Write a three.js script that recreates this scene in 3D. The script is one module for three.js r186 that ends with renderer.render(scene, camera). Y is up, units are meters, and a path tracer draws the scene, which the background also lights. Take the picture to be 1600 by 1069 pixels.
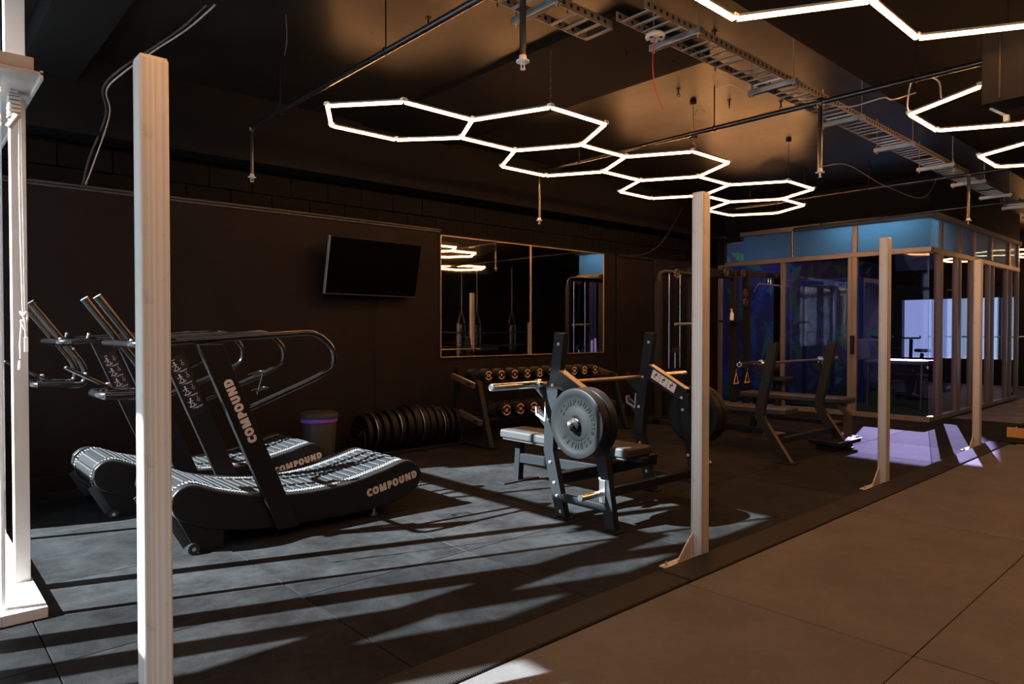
import * as THREE from 'three';
import { RoundedBoxGeometry } from 'three/addons/geometries/RoundedBoxGeometry.js';
import { TextGeometry } from 'three/addons/geometries/TextGeometry.js';
import { FontLoader } from 'three/addons/loaders/FontLoader.js';
import { mergeGeometries } from 'three/addons/utils/BufferGeometryUtils.js';
import { RectAreaLightUniformsLib } from 'three/addons/lights/RectAreaLightUniformsLib.js';

// ---------------------------------------------------------------- camera, sky, sun, exposure
const scene = new THREE.Scene();
const renderer = new THREE.WebGLRenderer({ antialias: true });
renderer.toneMapping = THREE.LinearToneMapping;
renderer.toneMappingExposure = 1.0;
renderer.shadowMap.enabled = true;
RectAreaLightUniformsLib.init();
const camera = new THREE.PerspectiveCamera(53.08, 1600 / 1069, 0.05, 120);
camera.position.set(0, 1.27, 0);
{ const yaw = 47.9 * Math.PI / 180, pitch = Math.atan(17.5 / 1070);
  camera.lookAt(Math.cos(yaw) * Math.cos(pitch), 1.27 - Math.sin(pitch), -Math.sin(yaw) * Math.cos(pitch)); }
scene.background = new THREE.Color().setRGB(0.66, 0.88, 1.17);
// the sun stands outside, to the left and behind the far windows: 37.3 degrees high
const sun = new THREE.DirectionalLight(new THREE.Color().setRGB(0.98, 0.99, 1.0), 54);
{ const e = 37.3 * Math.PI / 180, a = 19.5 * Math.PI / 180;
  sun.position.set(4 - 20 * Math.cos(e) * Math.cos(a), 20 * Math.sin(e), -3 - 20 * Math.cos(e) * Math.sin(a));
  sun.target.position.set(4, 0, -3); }
sun.castShadow = true; sun.shadow.mapSize.set(4096, 4096);
Object.assign(sun.shadow.camera, { left: -14, right: 14, top: 10, bottom: -10, near: 1, far: 50 });
scene.add(sun, sun.target);
// sunlight thrown back by the windows across the street, coming in at the far end through the glass room
const glint = new THREE.SpotLight(new THREE.Color().setRGB(0.95, 0.95, 1.0), 260000, 0, 0.036, 0.1, 2);
glint.position.set(29, 6.1, -8.85); glint.target.position.set(8.7, 0, -2.75); glint.castShadow = true;
scene.add(glint, glint.target);
const WARM = [1.0, 0.46, 0.175], TUBE = 24, RECT = 27;

// ---------------------------------------------------------------- helpers
let seed = 7; const rnd = () => (seed = (seed * 16807) % 2147483647) / 2147483647;
const rr = (a, b) => a + (b - a) * rnd();
const V = (x, y, z) => new THREE.Vector3(x, y, z);
const C = (r, g, b) => new THREE.Color().setRGB(r, g, b);
const used = new Map();
const numbered = (n) => { const k = used.get(n) || 0; used.set(n, k + 1); return k ? n + '_' + String(k).padStart(3, '0') : n; };
const bx = (w, h, d, x = 0, y = 0, z = 0) => new THREE.BoxGeometry(w, h, d).translate(x, y, z);
const span = (x0, x1, y0, y1, z0, z1) => bx(Math.abs(x1 - x0), Math.abs(y1 - y0), Math.abs(z1 - z0), (x0 + x1) / 2, (y0 + y1) / 2, (z0 + z1) / 2);
const rb = (w, h, d, r, x = 0, y = 0, z = 0, s = 2) => new RoundedBoxGeometry(w, h, d, s, Math.min(r, w / 2.01, h / 2.01, d / 2.01)).translate(x, y, z);
const rspan = (x0, x1, y0, y1, z0, z1, r = 0.006) => rb(Math.abs(x1 - x0), Math.abs(y1 - y0), Math.abs(z1 - z0), r, (x0 + x1) / 2, (y0 + y1) / 2, (z0 + z1) / 2);
function rod(a, b, r, r2 = r, seg = 16) {
  const d = b.clone().sub(a), g = new THREE.CylinderGeometry(r2, r, d.length(), seg);
  g.applyQuaternion(new THREE.Quaternion().setFromUnitVectors(V(0, 1, 0), d.clone().normalize()));
  return g.translate((a.x + b.x) / 2, (a.y + b.y) / 2, (a.z + b.z) / 2);
}
function beam(a, b, w, h, r = 0.004, up = V(0, 1, 0)) {     // a bar of section w (across) x h from a to b
  const d = b.clone().sub(a), L = d.length(), g = rb(w, h, L, r);
  const m = new THREE.Matrix4().lookAt(a, b, up); g.applyMatrix4(m);
  return g.translate((a.x + b.x) / 2, (a.y + b.y) / 2, (a.z + b.z) / 2);
}
function bent(pts, rad) {                                   // a polyline with rounded corners, sampled
  const out = [pts[0].clone()];
  for (let i = 1; i < pts.length - 1; i++) {
    const p = pts[i], a = pts[i - 1].clone().sub(p), b = pts[i + 1].clone().sub(p);
    const r = Math.min(rad, a.length() * 0.49, b.length() * 0.49);
    const q = new THREE.QuadraticBezierCurve3(p.clone().addScaledVector(a.normalize(), r), p.clone(), p.clone().addScaledVector(b.normalize(), r));
    out.push(...q.getPoints(8));
  }
  out.push(pts[pts.length - 1].clone()); return out;
}
class Poly extends THREE.Curve {
  constructor(p) { super(); this.p = p; }
  getPoint(t, o = V()) { const n = this.p.length - 1, k = Math.min(n - 1, Math.floor(t * n)); return o.copy(this.p[k]).lerp(this.p[k + 1], t * n - k); }
  getPointAt(t, o) { return this.getPoint(t, o); }
  getTangentAt(t, o = V()) { const n = this.p.length - 1, x = t * n, k = Math.round(x); const a = this.p[Math.max(0, k - 1)], b = this.p[Math.min(n, k + 1)]; return o.copy(b).sub(a).normalize(); }
  getTangent(t, o) { return this.getTangentAt(t, o); }
}
function pipe(pts, r, rad = 0.08, seg = 14, caps = true) {
  const p = bent(pts, rad), n = p.length - 1, g = [new THREE.TubeGeometry(new Poly(p), n, r, seg, false)];
  if (caps) for (const [e, d] of [[p[0], p[0].clone().sub(p[1])], [p[n], p[n].clone().sub(p[n - 1])]]) { d.normalize(); g.push(rod(e.clone().addScaledVector(d, -0.001), e.clone().addScaledVector(d, 0.001), r, r, seg)); }
  return merge(g);
}
const soft = (pts, r, n = 40, seg = 6) => new THREE.TubeGeometry(new THREE.CatmullRomCurve3(pts), n, r, seg, false);
function shapeOf(p) { const s = new THREE.Shape(); p.forEach(([x, y], i) => i ? s.lineTo(x, y) : s.moveTo(x, y)); s.closePath(); return s; }
const ext = (p, depth, bevel = 0.004) => new THREE.ExtrudeGeometry(shapeOf(p), { depth: depth - 2 * bevel, bevelEnabled: bevel > 0, bevelThickness: bevel, bevelSize: bevel, bevelSegments: 2, steps: 1 }).translate(0, 0, -depth / 2 + bevel);
const extX = (p, depth, x, bevel = 0.003) => ext(p.map(([z, y]) => [-z, y]), depth, bevel).rotateY(Math.PI / 2).translate(x, 0, 0);   // profile given as (z, y), standing across x
const lathe = (p, seg = 36) => new THREE.LatheGeometry(p.map(([r, y]) => new THREE.Vector2(r, y)), seg);
function merge(gs) { return mergeGeometries(gs.map((g) => { const q = g.index ? g.toNonIndexed() : g; for (const k of Object.keys(q.attributes)) if (!['position', 'normal', 'uv'].includes(k)) q.deleteAttribute(k); return q; })); }
function boxUV(g, s = 1) {                                   // uv in metres from the face a triangle looks along
  const q = g.index ? g.toNonIndexed() : g, p = q.attributes.position, n = q.attributes.normal, uv = new Float32Array(p.count * 2);
  for (let i = 0; i < p.count; i++) {
    const ax = Math.abs(n.getX(i)), ay = Math.abs(n.getY(i)), az = Math.abs(n.getZ(i)), x = p.getX(i), y = p.getY(i), z = p.getZ(i);
    const [u, v] = ay >= ax && ay >= az ? [x, z] : ax >= az ? [z, y] : [x, y]; uv[2 * i] = u * s; uv[2 * i + 1] = v * s;
  }
  q.setAttribute('uv', new THREE.BufferAttribute(uv, 2)); return q;
}
function mesh(name, g, m, parent = scene) {
  const o = new THREE.Mesh(Array.isArray(g) ? (g.length > 1 ? merge(g) : g[0]) : g, m);
  o.name = parent === scene ? numbered(name) : name; o.castShadow = o.receiveShadow = true; parent.add(o); return o;
}
function tag(o, label, category, group) { o.userData.label = label; o.userData.category = category; if (group) o.userData.group = group; return o; }
function thing(name, label, category, [x, y, z] = [0, 0, 0], turn = 0, group) {
  const o = new THREE.Group(); o.name = numbered(name); o.position.set(x, y, z); o.rotation.y = turn; scene.add(o); return tag(o, label, category, group);
}
function struct(name, g, m, label) { const o = mesh(name, g, m); o.userData.kind = 'structure'; if (label) o.userData.label = label; return o; }
function structGroup(name, label) { const o = new THREE.Group(); o.name = numbered(name); o.userData = { kind: 'structure', label }; scene.add(o); return o; }
function dup(root, [x, y, z], turn, label) { const r = root.clone(); r.name = numbered(root.name.replace(/_\d{3}$/, '')); r.userData = { ...root.userData, label }; r.position.set(x, y, z); r.rotation.y = turn; scene.add(r); return r; }

// ---------------------------------------------------------------- textures
function tex(size, fn, rep = 1, srgb = true) {
  const d = new Uint8Array(size * size * 4);
  for (let y = 0; y < size; y++) for (let x = 0; x < size; x++) { const c = fn(x, y), i = 4 * (y * size + x); const v = Array.isArray(c) ? c : [c, c, c]; for (let k = 0; k < 3; k++) d[i + k] = Math.max(0, Math.min(255, v[k] * 255)); d[i + 3] = 255; }
  const t = new THREE.DataTexture(d, size, size); t.wrapS = t.wrapT = THREE.RepeatWrapping; t.magFilter = THREE.LinearFilter; t.minFilter = THREE.LinearMipmapLinearFilter; t.generateMipmaps = true;
  t.repeat.set(rep, rep); if (srgb) t.colorSpace = THREE.SRGBColorSpace; t.needsUpdate = true; return t;
}
function lattice(n) { const a = new Float32Array(n * n).map(() => rnd()); return (u, v) => { u = ((u % n) + n) % n; v = ((v % n) + n) % n; const x = Math.floor(u), y = Math.floor(v), f = (t) => t * t * (3 - 2 * t), fx = f(u - x), fy = f(v - y), q = (i, j) => a[((y + j) % n) * n + (x + i) % n]; return (q(0, 0) * (1 - fx) + q(1, 0) * fx) * (1 - fy) + (q(0, 1) * (1 - fx) + q(1, 1) * fx) * fy; }; }
const l8 = lattice(8), l32 = lattice(32), l128 = lattice(128), l4 = lattice(4);
const cloud = (x, y, S) => 0.5 * l8(x / S * 8, y / S * 8) + 0.3 * l32(x / S * 32, y / S * 32) + 0.2 * l128(x / S * 128, y / S * 128);
const S = 512;
const tRubber = tex(S, (x, y) => { const c = cloud(x, y, S), k = rnd(); let v = 0.66 + 0.5 * (c - 0.5) + 0.14 * (rnd() - 0.5); if (k > 0.9985) v += 0.3; return v; }, 0.8);
const tRubberBump = tex(S, () => 0.4 + 0.6 * rnd(), 3, false);
const tMat = tex(S, (x, y) => 0.8 + 0.22 * (cloud(x, y, S) - 0.5) + 0.05 * (rnd() - 0.5), 0.6);
const tMatBump = tex(256, (x, y) => { const u = (x % 16) / 16, v = (y % 16) / 16; return (Math.floor(x / 16) + Math.floor(y / 16)) % 2 ? 0.5 + 0.5 * Math.sin(u * Math.PI * 4) : 0.5 + 0.5 * Math.sin(v * Math.PI * 4); }, 5, false);
const tRib = tex(64, (x) => 0.5 + 0.5 * Math.sin(x / 64 * Math.PI * 2 * 8), 12, false);
const tWall = tex(S, (x, y) => 0.86 + 0.2 * (cloud(x, y, S) - 0.5), 0.5);
const tSteel = tex(S, (x, y) => { const s = l128(x / S * 128, 7), s2 = l32(x / S * 32, 3); let v = 0.86 + 0.13 * (s - 0.5) + 0.12 * (s2 - 0.5); const c = cloud(x + 90, y, S); if (c > 0.68) v -= (c - 0.68) * 0.5; return [v, v * 0.985, v * 0.96]; }, 2.2);
const tCeil = tex(S, (x, y) => { const c = cloud(x, y, S); let v = 0.8 + 0.5 * (c - 0.5); const q = l32(x / S * 32 + 5, y / S * 32); if (q > 0.9 && l128(x / 4, y / 4) > 0.5) v *= 0.25; return v; }, 0.35);
const tCeilRough = tex(S, (x, y) => 0.76 + 0.16 * (cloud(x, y, S) - 0.5), 0.5, false);
const tConcrete = tex(S, (x, y) => 0.7 + 0.4 * (cloud(x, y, S) - 0.5), 0.4);
const tTurf = tex(256, () => { const v = 0.35 + 0.6 * rnd(); return [0.5 * v, v, 0.42 * v]; }, 3);

// ---------------------------------------------------------------- materials
const dull = (c, rough, k, o = {}) => new THREE.MeshPhysicalMaterial({ color: C(...c), roughness: rough, specularIntensity: k, ...o });
const std = (c, rough, metal = 0, o = {}) => new THREE.MeshStandardMaterial({ color: Array.isArray(c) ? C(...c) : c, roughness: rough, metalness: metal, ...o });
const phy = (c, rough, o = {}) => new THREE.MeshPhysicalMaterial({ color: C(...c), roughness: rough, ...o });
const M = {
  rubber: dull([0.033, 0.036, 0.0385], 0.75, 0.16, { map: tRubber, bumpMap: tRubberBump, bumpScale: 0.0008 }),
  rubber2: dull([0.029, 0.032, 0.0345], 0.76, 0.16, { map: tRubber, bumpMap: tRubberBump, bumpScale: 0.0008 }),
  rubber3: dull([0.036, 0.038, 0.04], 0.73, 0.16, { map: tRubber, bumpMap: tRubberBump, bumpScale: 0.0008 }),
  mat: dull([0.125, 0.122, 0.12], 0.58, 0.6, { map: tMat, bumpMap: tMatBump, bumpScale: 0.0006 }),
  mat2: dull([0.115, 0.113, 0.114], 0.58, 0.6, { map: tMat, bumpMap: tMatBump, bumpScale: 0.0006 }),
  edge: dull([0.014, 0.0135, 0.013], 0.65, 0.3, { bumpMap: tRib, bumpScale: 0.001 }),
  sub: std([0.02, 0.02, 0.02], 0.9), concrete: std([0.3, 0.29, 0.28], 0.6, 0, { map: tConcrete }), path: std([0.16, 0.16, 0.16], 0.9, 0, { map: tConcrete }),
  wall: dull([0.018, 0.0142, 0.0132], 0.62, 0.2, { map: tWall }), block: dull([0.008, 0.0075, 0.007], 0.8, 0.2, { map: tWall }), darkwall: dull([0.014, 0.013, 0.012], 0.7, 0.3, { map: tWall }),
  ceil: dull([0.018, 0.016, 0.014], 0.5, 1.0, { map: tCeil, roughnessMap: tCeilRough }), ceilMatt: dull([0.006, 0.0055, 0.005], 0.85, 0.2), beamPaint: dull([0.007, 0.007, 0.007], 0.7, 0.25),
  galv: std([0.82, 0.81, 0.79], 0.45, 0.3, { map: tSteel }), galvDark: std([0.5, 0.5, 0.5], 0.38, 0.9), cream: std([0.4, 0.375, 0.35], 0.5), white: std([0.55, 0.55, 0.54], 0.45),
  black: dull([0.008, 0.008, 0.0085], 0.42, 0.5), blackGloss: phy([0.012, 0.012, 0.013], 0.25, { clearcoat: 0.6, clearcoatRoughness: 0.15 }), blackMatt: dull([0.009, 0.009, 0.0095], 0.6, 0.4), powder: dull([0.0075, 0.0095, 0.0115], 0.45, 0.4),
  tube: phy([0.006, 0.0065, 0.0072], 0.2, { clearcoat: 0.5, clearcoatRoughness: 0.1 }), chrome: std([0.75, 0.75, 0.76], 0.16, 1), bolt: std([0.7, 0.7, 0.7], 0.3, 0.9), steel: std([0.5, 0.5, 0.5], 0.3, 1),
  bumper: dull([0.0055, 0.0065, 0.0072], 0.5, 0.35), vinyl: dull([0.03, 0.031, 0.033], 0.45, 0.6), slat: dull([0.011, 0.012, 0.0135], 0.45, 0.5), stud: std([0.2, 0.205, 0.21], 0.35, 0.1), silver: std([0.3, 0.32, 0.34], 0.38, 0.5), nose: std([0.04, 0.043, 0.047], 0.35),
  print: std([0.55, 0.46, 0.41], 0.6), printWhite: std([0.75, 0.76, 0.78], 0.5), gold: std([0.72, 0.48, 0.27], 0.5),
  mirror: std([0.82, 0.82, 0.82], 0.02, 1), bronze: std([0.34, 0.25, 0.17], 0.35, 0.6), screen: phy([0.001, 0.001, 0.0012], 0.4, { specularIntensity: 0.06 }),
  glass: phy([0.93, 0.96, 0.97], 0.02, { transmission: 1, thickness: 0, ior: 1.45 }), smoked: phy([0.12, 0.12, 0.13], 0.03, { transmission: 1, thickness: 0, ior: 1.5 }), tint: phy([0.66, 0.61, 0.78], 0.03, { transmission: 1, thickness: 0, ior: 1.5 }),
  frost: phy([0.38, 0.58, 0.72], 0.72, { transmission: 1, thickness: 0, ior: 1.4 }), alu: std([0.27, 0.235, 0.215], 0.45, 0.5),
  turf: std([0.06, 0.16, 0.07], 0.95, 0, { map: tTurf }), plug: std([0.78, 0.76, 0.72], 0.5), red: std([0.5, 0.03, 0.02], 0.5), wire: std([0.45, 0.42, 0.39], 0.6), wireDark: std([0.05, 0.047, 0.045], 0.5),
  copper: std([0.3, 0.14, 0.06], 0.4, 0.4), ply: std([0.55, 0.34, 0.12], 0.6), purple: std([0.2, 0.07, 0.6], 0.5), grey: dull([0.03, 0.03, 0.032], 0.5, 0.5), iron: dull([0.016, 0.0155, 0.0155], 0.5, 0.5), bronzeDark: std([0.12, 0.085, 0.055], 0.4, 0.4), blueSteel: std([0.03, 0.09, 0.28], 0.4), cord: std([0.85, 0.85, 0.85], 0.6),
  upholstery: std([0.03, 0.03, 0.033], 0.4), lavender: std([0.35, 0.36, 0.45], 0.5), green: std([0.05, 0.4, 0.15], 0.5),
};
const tubeGlow = std([0.9, 0.85, 0.8], 0.5); tubeGlow.emissive = C(...WARM); tubeGlow.emissiveIntensity = TUBE;
const coolGlow = std([0.9, 0.9, 0.9], 0.5); coolGlow.emissive = C(0.6, 0.85, 1); coolGlow.emissiveIntensity = 4;
const font = await new FontLoader().loadAsync('fonts/droid/droid_sans_bold.typeface.json');
function word(s, size, depth, fat = 0.0, space = 1) {        // lettering centred on the origin, reading along +x, facing +z
  const gs = []; let x = 0;
  for (const ch of s) { const g = new TextGeometry(ch, { font, size, depth, curveSegments: 4, bevelEnabled: fat > 0, bevelThickness: 0.0002, bevelSize: fat, bevelSegments: 1 }); g.computeBoundingBox(); const w = font.data.glyphs[ch].ha * size / font.data.resolution; g.translate(x, 0, 0); x += w * space; if (g.attributes.position.count) gs.push(g); }
  const g = merge(gs); g.translate(-x / 2, -size / 2, 0); return g;
}
function arcWord(s, size, depth, R, a0, step, flip = false) {  // letters round a circle facing +z
  const gs = []; [...s].forEach((ch, i) => { const g = new TextGeometry(ch, { font, size, depth, curveSegments: 3, bevelEnabled: false }); g.computeBoundingBox(); g.translate(-g.boundingBox.max.x / 2, 0, 0); const a = a0 + i * step; if (flip) { g.translate(0, -R - size / 2, 0); g.rotateZ(a); } else { g.translate(0, R - size / 2, 0); g.rotateZ(-a); } gs.push(g); });
  return merge(gs);
}

// ---------------------------------------------------------------- floor
const FX0 = -2.3, FX1 = 20, BACK = -6.45, CEIL = 3.42;
const floor = structGroup('floor', 'black rubber tile gym floor');
mesh('subfloor', span(FX0, FX1, -0.2, -0.02, -6.9, 7.2), M.sub, floor);
const tileKinds = [M.rubber, M.rubber2, M.rubber3];
{ const variants = []; for (let k = 0; k < 6; k++) { const g = boxUV(rb(0.996, 0.02, 0.996, 0.003, 0, 0, 0, 1)); const uv = g.attributes.uv; const du = rnd(), dv = rnd(); for (let i = 0; i < uv.count; i++) uv.setXY(i, uv.getX(i) + du, uv.getY(i) + dv); variants.push(g); }
  for (let i = -3; i < 11; i++) for (let j = 0; j < 6; j++) {
    const x = 0.44 + i + 0.5, z = -2.09 - j - 0.5; if (x < 0.4 && z < -4.1) continue; if (z < -6.2 && x < 0.4) continue;
    const half = j === 4; const o = mesh('rubber_tile', half ? variants[(i + 30) % 6] : variants[Math.floor(rnd() * 6)], tileKinds[Math.floor(rnd() * 3)], floor);
    if (j === 4) { o.scale.z = 0.46; o.position.set(x, -0.01, -6.09 - 0.23); } else if (j === 5) { floor.remove(o); } else o.position.set(x, -0.01, z);
  }
  for (let i = 8; i < 19; i++) for (let j = 0; j < 3; j++) { const x = 0.44 + i + 0.5, z = -1.59 + j; if (x < 9.4) continue; const o = mesh('rubber_tile', variants[(i + j) % 6], tileKinds[(i * 2 + j) % 3], floor); o.position.set(x, -0.01, z); if (x > 13) floor.remove(o); }
}
mesh('concrete_slab', boxUV(span(11.4, FX1, -0.02, -0.001, -3.1, 7.1)), M.concrete, floor);
mesh('concrete_slab', boxUV(span(FX0, 11.4, -0.02, -0.012, -1.9, 7.1)), M.concrete, floor);
mesh('turf', boxUV(span(10.7, 15.5, -0.02, 0.012, -6.4, -3.2)), M.turf, floor).userData.label = 'green turf inside the glass room';
// grey judo mats, two metres by one
{ const g = []; for (let k = 0; k < 4; k++) { const q = boxUV(rb(2.0275, 0.04, 0.9935, 0.005, 0, 0.02, 0, 1)); const uv = q.attributes.uv, du = rnd(), dv = rnd(); for (let i = 0; i < uv.count; i++) uv.setXY(i, uv.getX(i) + du, uv.getY(i) + dv); g.push(q); }
  const names = ['nearest the window', 'second from the window', 'third from the window', 'fourth from the window', 'fifth from the window'];
  const rows = ['beside the edging strip', 'in the second row', 'in the third row', 'in the fourth row'];
  for (let j = 0; j < 4; j++) for (let i = -1; i < 4; i++) {
    const o = mesh('floor_mat', g[(i + 5 + j) % 4], (i + j) % 3 === 0 ? M.mat2 : M.mat); o.position.set(0.82 + 2.03 * i + 1.015, 0, -1.885 + 0.995 * j + 0.4975);
    tag(o, 'grey floor mat ' + rows[j] + ', ' + names[i + 1], 'mat', 'grey floor mats');
  } }
{ const t = thing('edging_strip', 'long black ribbed rubber strip between the rubber tiles and the grey mats', 'strip');
  for (let i = 0; i < 5; i++) mesh('strip_length', boxUV(rspan(-1.2 + 2.05 * i, -1.2 + 2.05 * i + 2.046, 0, 0.045, -2.085, -1.893, 0.012)), M.edge, t); }

// ---------------------------------------------------------------- walls, ceiling
struct('wall_back', [boxUV(span(0.3, 19.2, 0, 2.4, BACK - 0.14, BACK))], M.wall, 'black painted lining of the back wall');
{ const w = structGroup('wall_back_upper', 'dark blockwork above the black lining');
  mesh('blockwork_core', span(0.3, 19.2, 2.3, 3.6, -6.9, -6.66), M.block, w);
  const bg = boxUV(rb(0.388, 0.188, 0.1, 0.006, 0, 0, 0, 1));
  for (let r = 0; r < 2; r++) for (let i = 0; i < 24; i++) { const o = mesh('block', bg, M.block, w); o.position.set(0.6 + i * 0.394 + (r % 2) * 0.2, 2.5 + r * 0.194, -6.62 + rr(-0.004, 0.004)); }
  mesh('edge_beam', boxUV(span(0.3, 10.6, 2.83, 3.5, -6.7, -6.3)), M.beamPaint, w); }
{ const s = mesh('wall_conduit', [rspan(0.55, 4.7, 2.402, 2.425, -6.5, -6.43, 0.008), pipe([V(0.6, 2.432, -6.415), V(3.2, 2.434, -6.415), V(4.7, 2.43, -6.42)], 0.011, 0.02)], M.wireDark);
  tag(s, 'thin dark conduit along the ledge of the back wall', 'conduit'); }
{ const b = structGroup('baseboard_back', 'black skirting of the back wall'); mesh('skirting', rspan(0.5, 10.6, 0, 0.12, BACK, BACK + 0.016, 0.004), M.black, b); }
struct('ceiling', [boxUV(span(0.3, 19.2, CEIL, CEIL + 0.2, -6.9, 7.2)), boxUV(span(FX0 - 0.05, 0.3, CEIL, CEIL + 0.2, -3.72, 7.2))], M.ceil, 'black painted ceiling slab');
struct('ceiling_lining', [boxUV(span(2.9, 19.0, CEIL - 0.012, CEIL, -2.36, 7)), boxUV(span(3.62, 4.75, CEIL - 0.04, CEIL, -6.6, -2.95))], M.ceilMatt, 'matt black ceiling lining beyond the cable tray');
{ const b = structGroup('trim_1', 'dark downstand beam across the ceiling near the window'); mesh('beam', boxUV(span(0.72, 1.08, 3.22, 3.42, -6.6, -3.4)), M.beamPaint, b); }
struct('wall_front', boxUV(span(FX0 - 0.2, 20.2, 0, 3.6, 7.0, 7.2)), M.darkwall);
// far wall with windows
{ const w = structGroup('wall_right', 'far dark wall with a band of windows'); const X0 = 19, X1 = 19.2;
  mesh('high_pane', span(19.1, 19.102, 2.78, 3.36, -6.5, -5.3), M.smoked, w);
  mesh('wall_panel', [span(X0, X1, 0, 0.6, -6.9, 7.2), span(X0, X1, 2.05, 2.78, -6.9, 7.2), span(X0, X1, 3.36, 3.6, -6.9, 7.2), span(X0, X1, 2.78, 3.36, -6.9, -6.5), span(X0, X1, 2.78, 3.36, -5.3, 7.2), span(X0, X1, 0.6, 2.05, -6.9, -6.3), span(X0, X1, 0.6, 2.05, -4.25, -2.95), span(X0, X1, 0.6, 2.05, 0.6, 7.2)], M.darkwall, w);
  for (let k = 0; k < 6; k++) mesh('window_mullion', rspan(X0, X1, 0.6, 2.05, -6.3 + k * 1.38 - 0.03, -6.3 + k * 1.38 + 0.03), M.black, w);
  for (let k = 0; k < 5; k++) mesh('pane', span(19.1, 19.102, 0.6, 2.05, -6.27 + k * 1.38, -6.27 + k * 1.38 + 1.32), M.glass, w); }
// left side: solid piece, glazed facade, glazed return, second facade
struct('wall_left', [boxUV(span(0.3, 0.5, 0, 0.66, -6.9, -5.42)), boxUV(span(0.3, 0.5, 0.66, 3.6, -6.9, -6.4)), boxUV(span(0.3, 0.5, 3.33, 3.6, -6.4, -3.6))], M.darkwall);
struct('wall_left_return', [boxUV(span(-2.3, 0.5, 3.33, 3.6, -3.72, -3.6)), boxUV(span(-2.35, -2.15, 3.33, 3.6, -3.72, 7.2)), boxUV(span(-2.35, -2.15, 0, 3.6, 1.3, 7.2))], M.darkwall);
{ const w = structGroup('window_1', 'cream window frame with sill and header beside the treadmills');
  mesh('window_sill', [rspan(0.33, 0.497, 0, 0.05, -5.42, -3.615, 0.004)], M.white, w);
  const hd = mesh('header', [rspan(0.33, 0.5, 2.385, 2.4, -6.4, -3.61, 0.002), rspan(0.33, 0.47, 2.4, 2.465, -6.4, -3.64, 0.003)], M.cream, w); mesh('header_lip', rspan(0.488, 0.5, 2.365, 2.405, -6.4, -3.61, 0.002), M.white, hd);
  mesh('frame_post', rspan(0.425, 0.487, 0.05, 2.385, -4.12, -4.045, 0.003), M.cream, w);
  mesh('frame_post', rspan(0.415, 0.497, 2.465, 3.33, -4.2, -4.12, 0.003), M.white, w);
  mesh('frame_post', rspan(0.42, 0.48, 0.05, 3.33, -5.13, -5.1, 0.003), M.cream, w);
  mesh('frame_post', rspan(0.335, 0.352, 0.05, 2.385, -3.72, -3.68, 0.003), M.white, w);
  mesh('frame_post', rspan(0.335, 0.352, 2.465, 3.33, -3.72, -3.68, 0.003), M.white, w);
  mesh('pane', span(0.356, 0.36, 0.05, 2.385, -5.42, -3.72), M.glass, w); mesh('pane', span(0.356, 0.36, 0.66, 2.385, -6.4, -5.42), M.glass, w); mesh('pane', span(0.356, 0.36, 2.465, 3.33, -6.4, -3.72), M.glass, w); }
{ const w = structGroup('window_2', 'glazed return with mullions beside the entrance');
  mesh('window_sill', rspan(-2.2, 0.33, 0, 0.05, -3.72, -3.615, 0.004), M.white, w);
  mesh('header', rspan(-2.2, 0.33, 2.4, 2.62, -3.72, -3.62, 0.004), M.cream, w);
  for (const x of [-0.43, -1.33, -2.2]) mesh('mullion', rspan(x - 0.05, x + 0.05, 0.05, 3.33, -3.72, -3.6, 0.004), M.cream, w);
  for (const [a, b] of [[-0.38, 0.34], [-1.28, -0.48], [-2.15, -1.38]]) { mesh('pane', span(a, b, 0.05, 2.4, -3.672, -3.668), M.glass, w); mesh('pane', span(a, b, 2.62, 3.33, -3.672, -3.668), M.glass, w); } }
{ const w = structGroup('window_3', 'glazing of the second front behind the entrance');
  mesh('window_sill', rspan(-2.3, -2.15, 0, 0.05, -3.6, 1.3, 0.004), M.white, w); mesh('header', rspan(-2.28, -2.18, 2.4, 2.55, -3.6, 1.3, 0.004), M.cream, w);
  mesh('mullion', rspan(-2.27, -2.17, 0, 3.33, -3.6, -3.27, 0.004), M.cream, w); mesh('mullion', rspan(-2.27, -2.17, 0, 3.33, -3.02, -2.93, 0.004), M.cream, w); for (const z of [-2.0, -1.0, 0, 0.95]) mesh('mullion', rspan(-2.27, -2.17, 0, 3.33, z - 0.05, z + 0.05, 0.004), M.cream, w);
  for (const [a, b] of [[-3.27, -3.02], [-2.93, -2.05], [-1.95, -1.05], [-0.95, -0.05], [0.05, 0.9], [1.0, 1.3]]) mesh('pane', span(-2.222, -2.218, 0.05, 3.33, a, b), M.glass, w); }
struct('footpath', boxUV(span(-30, 0.3, -0.25, -0.06, -30, 10)), M.path, 'pale pavement outside the windows');
struct('far_pavement', boxUV(span(19.3, 40, -0.25, -0.06, -25, 15)), M.path);

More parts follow.
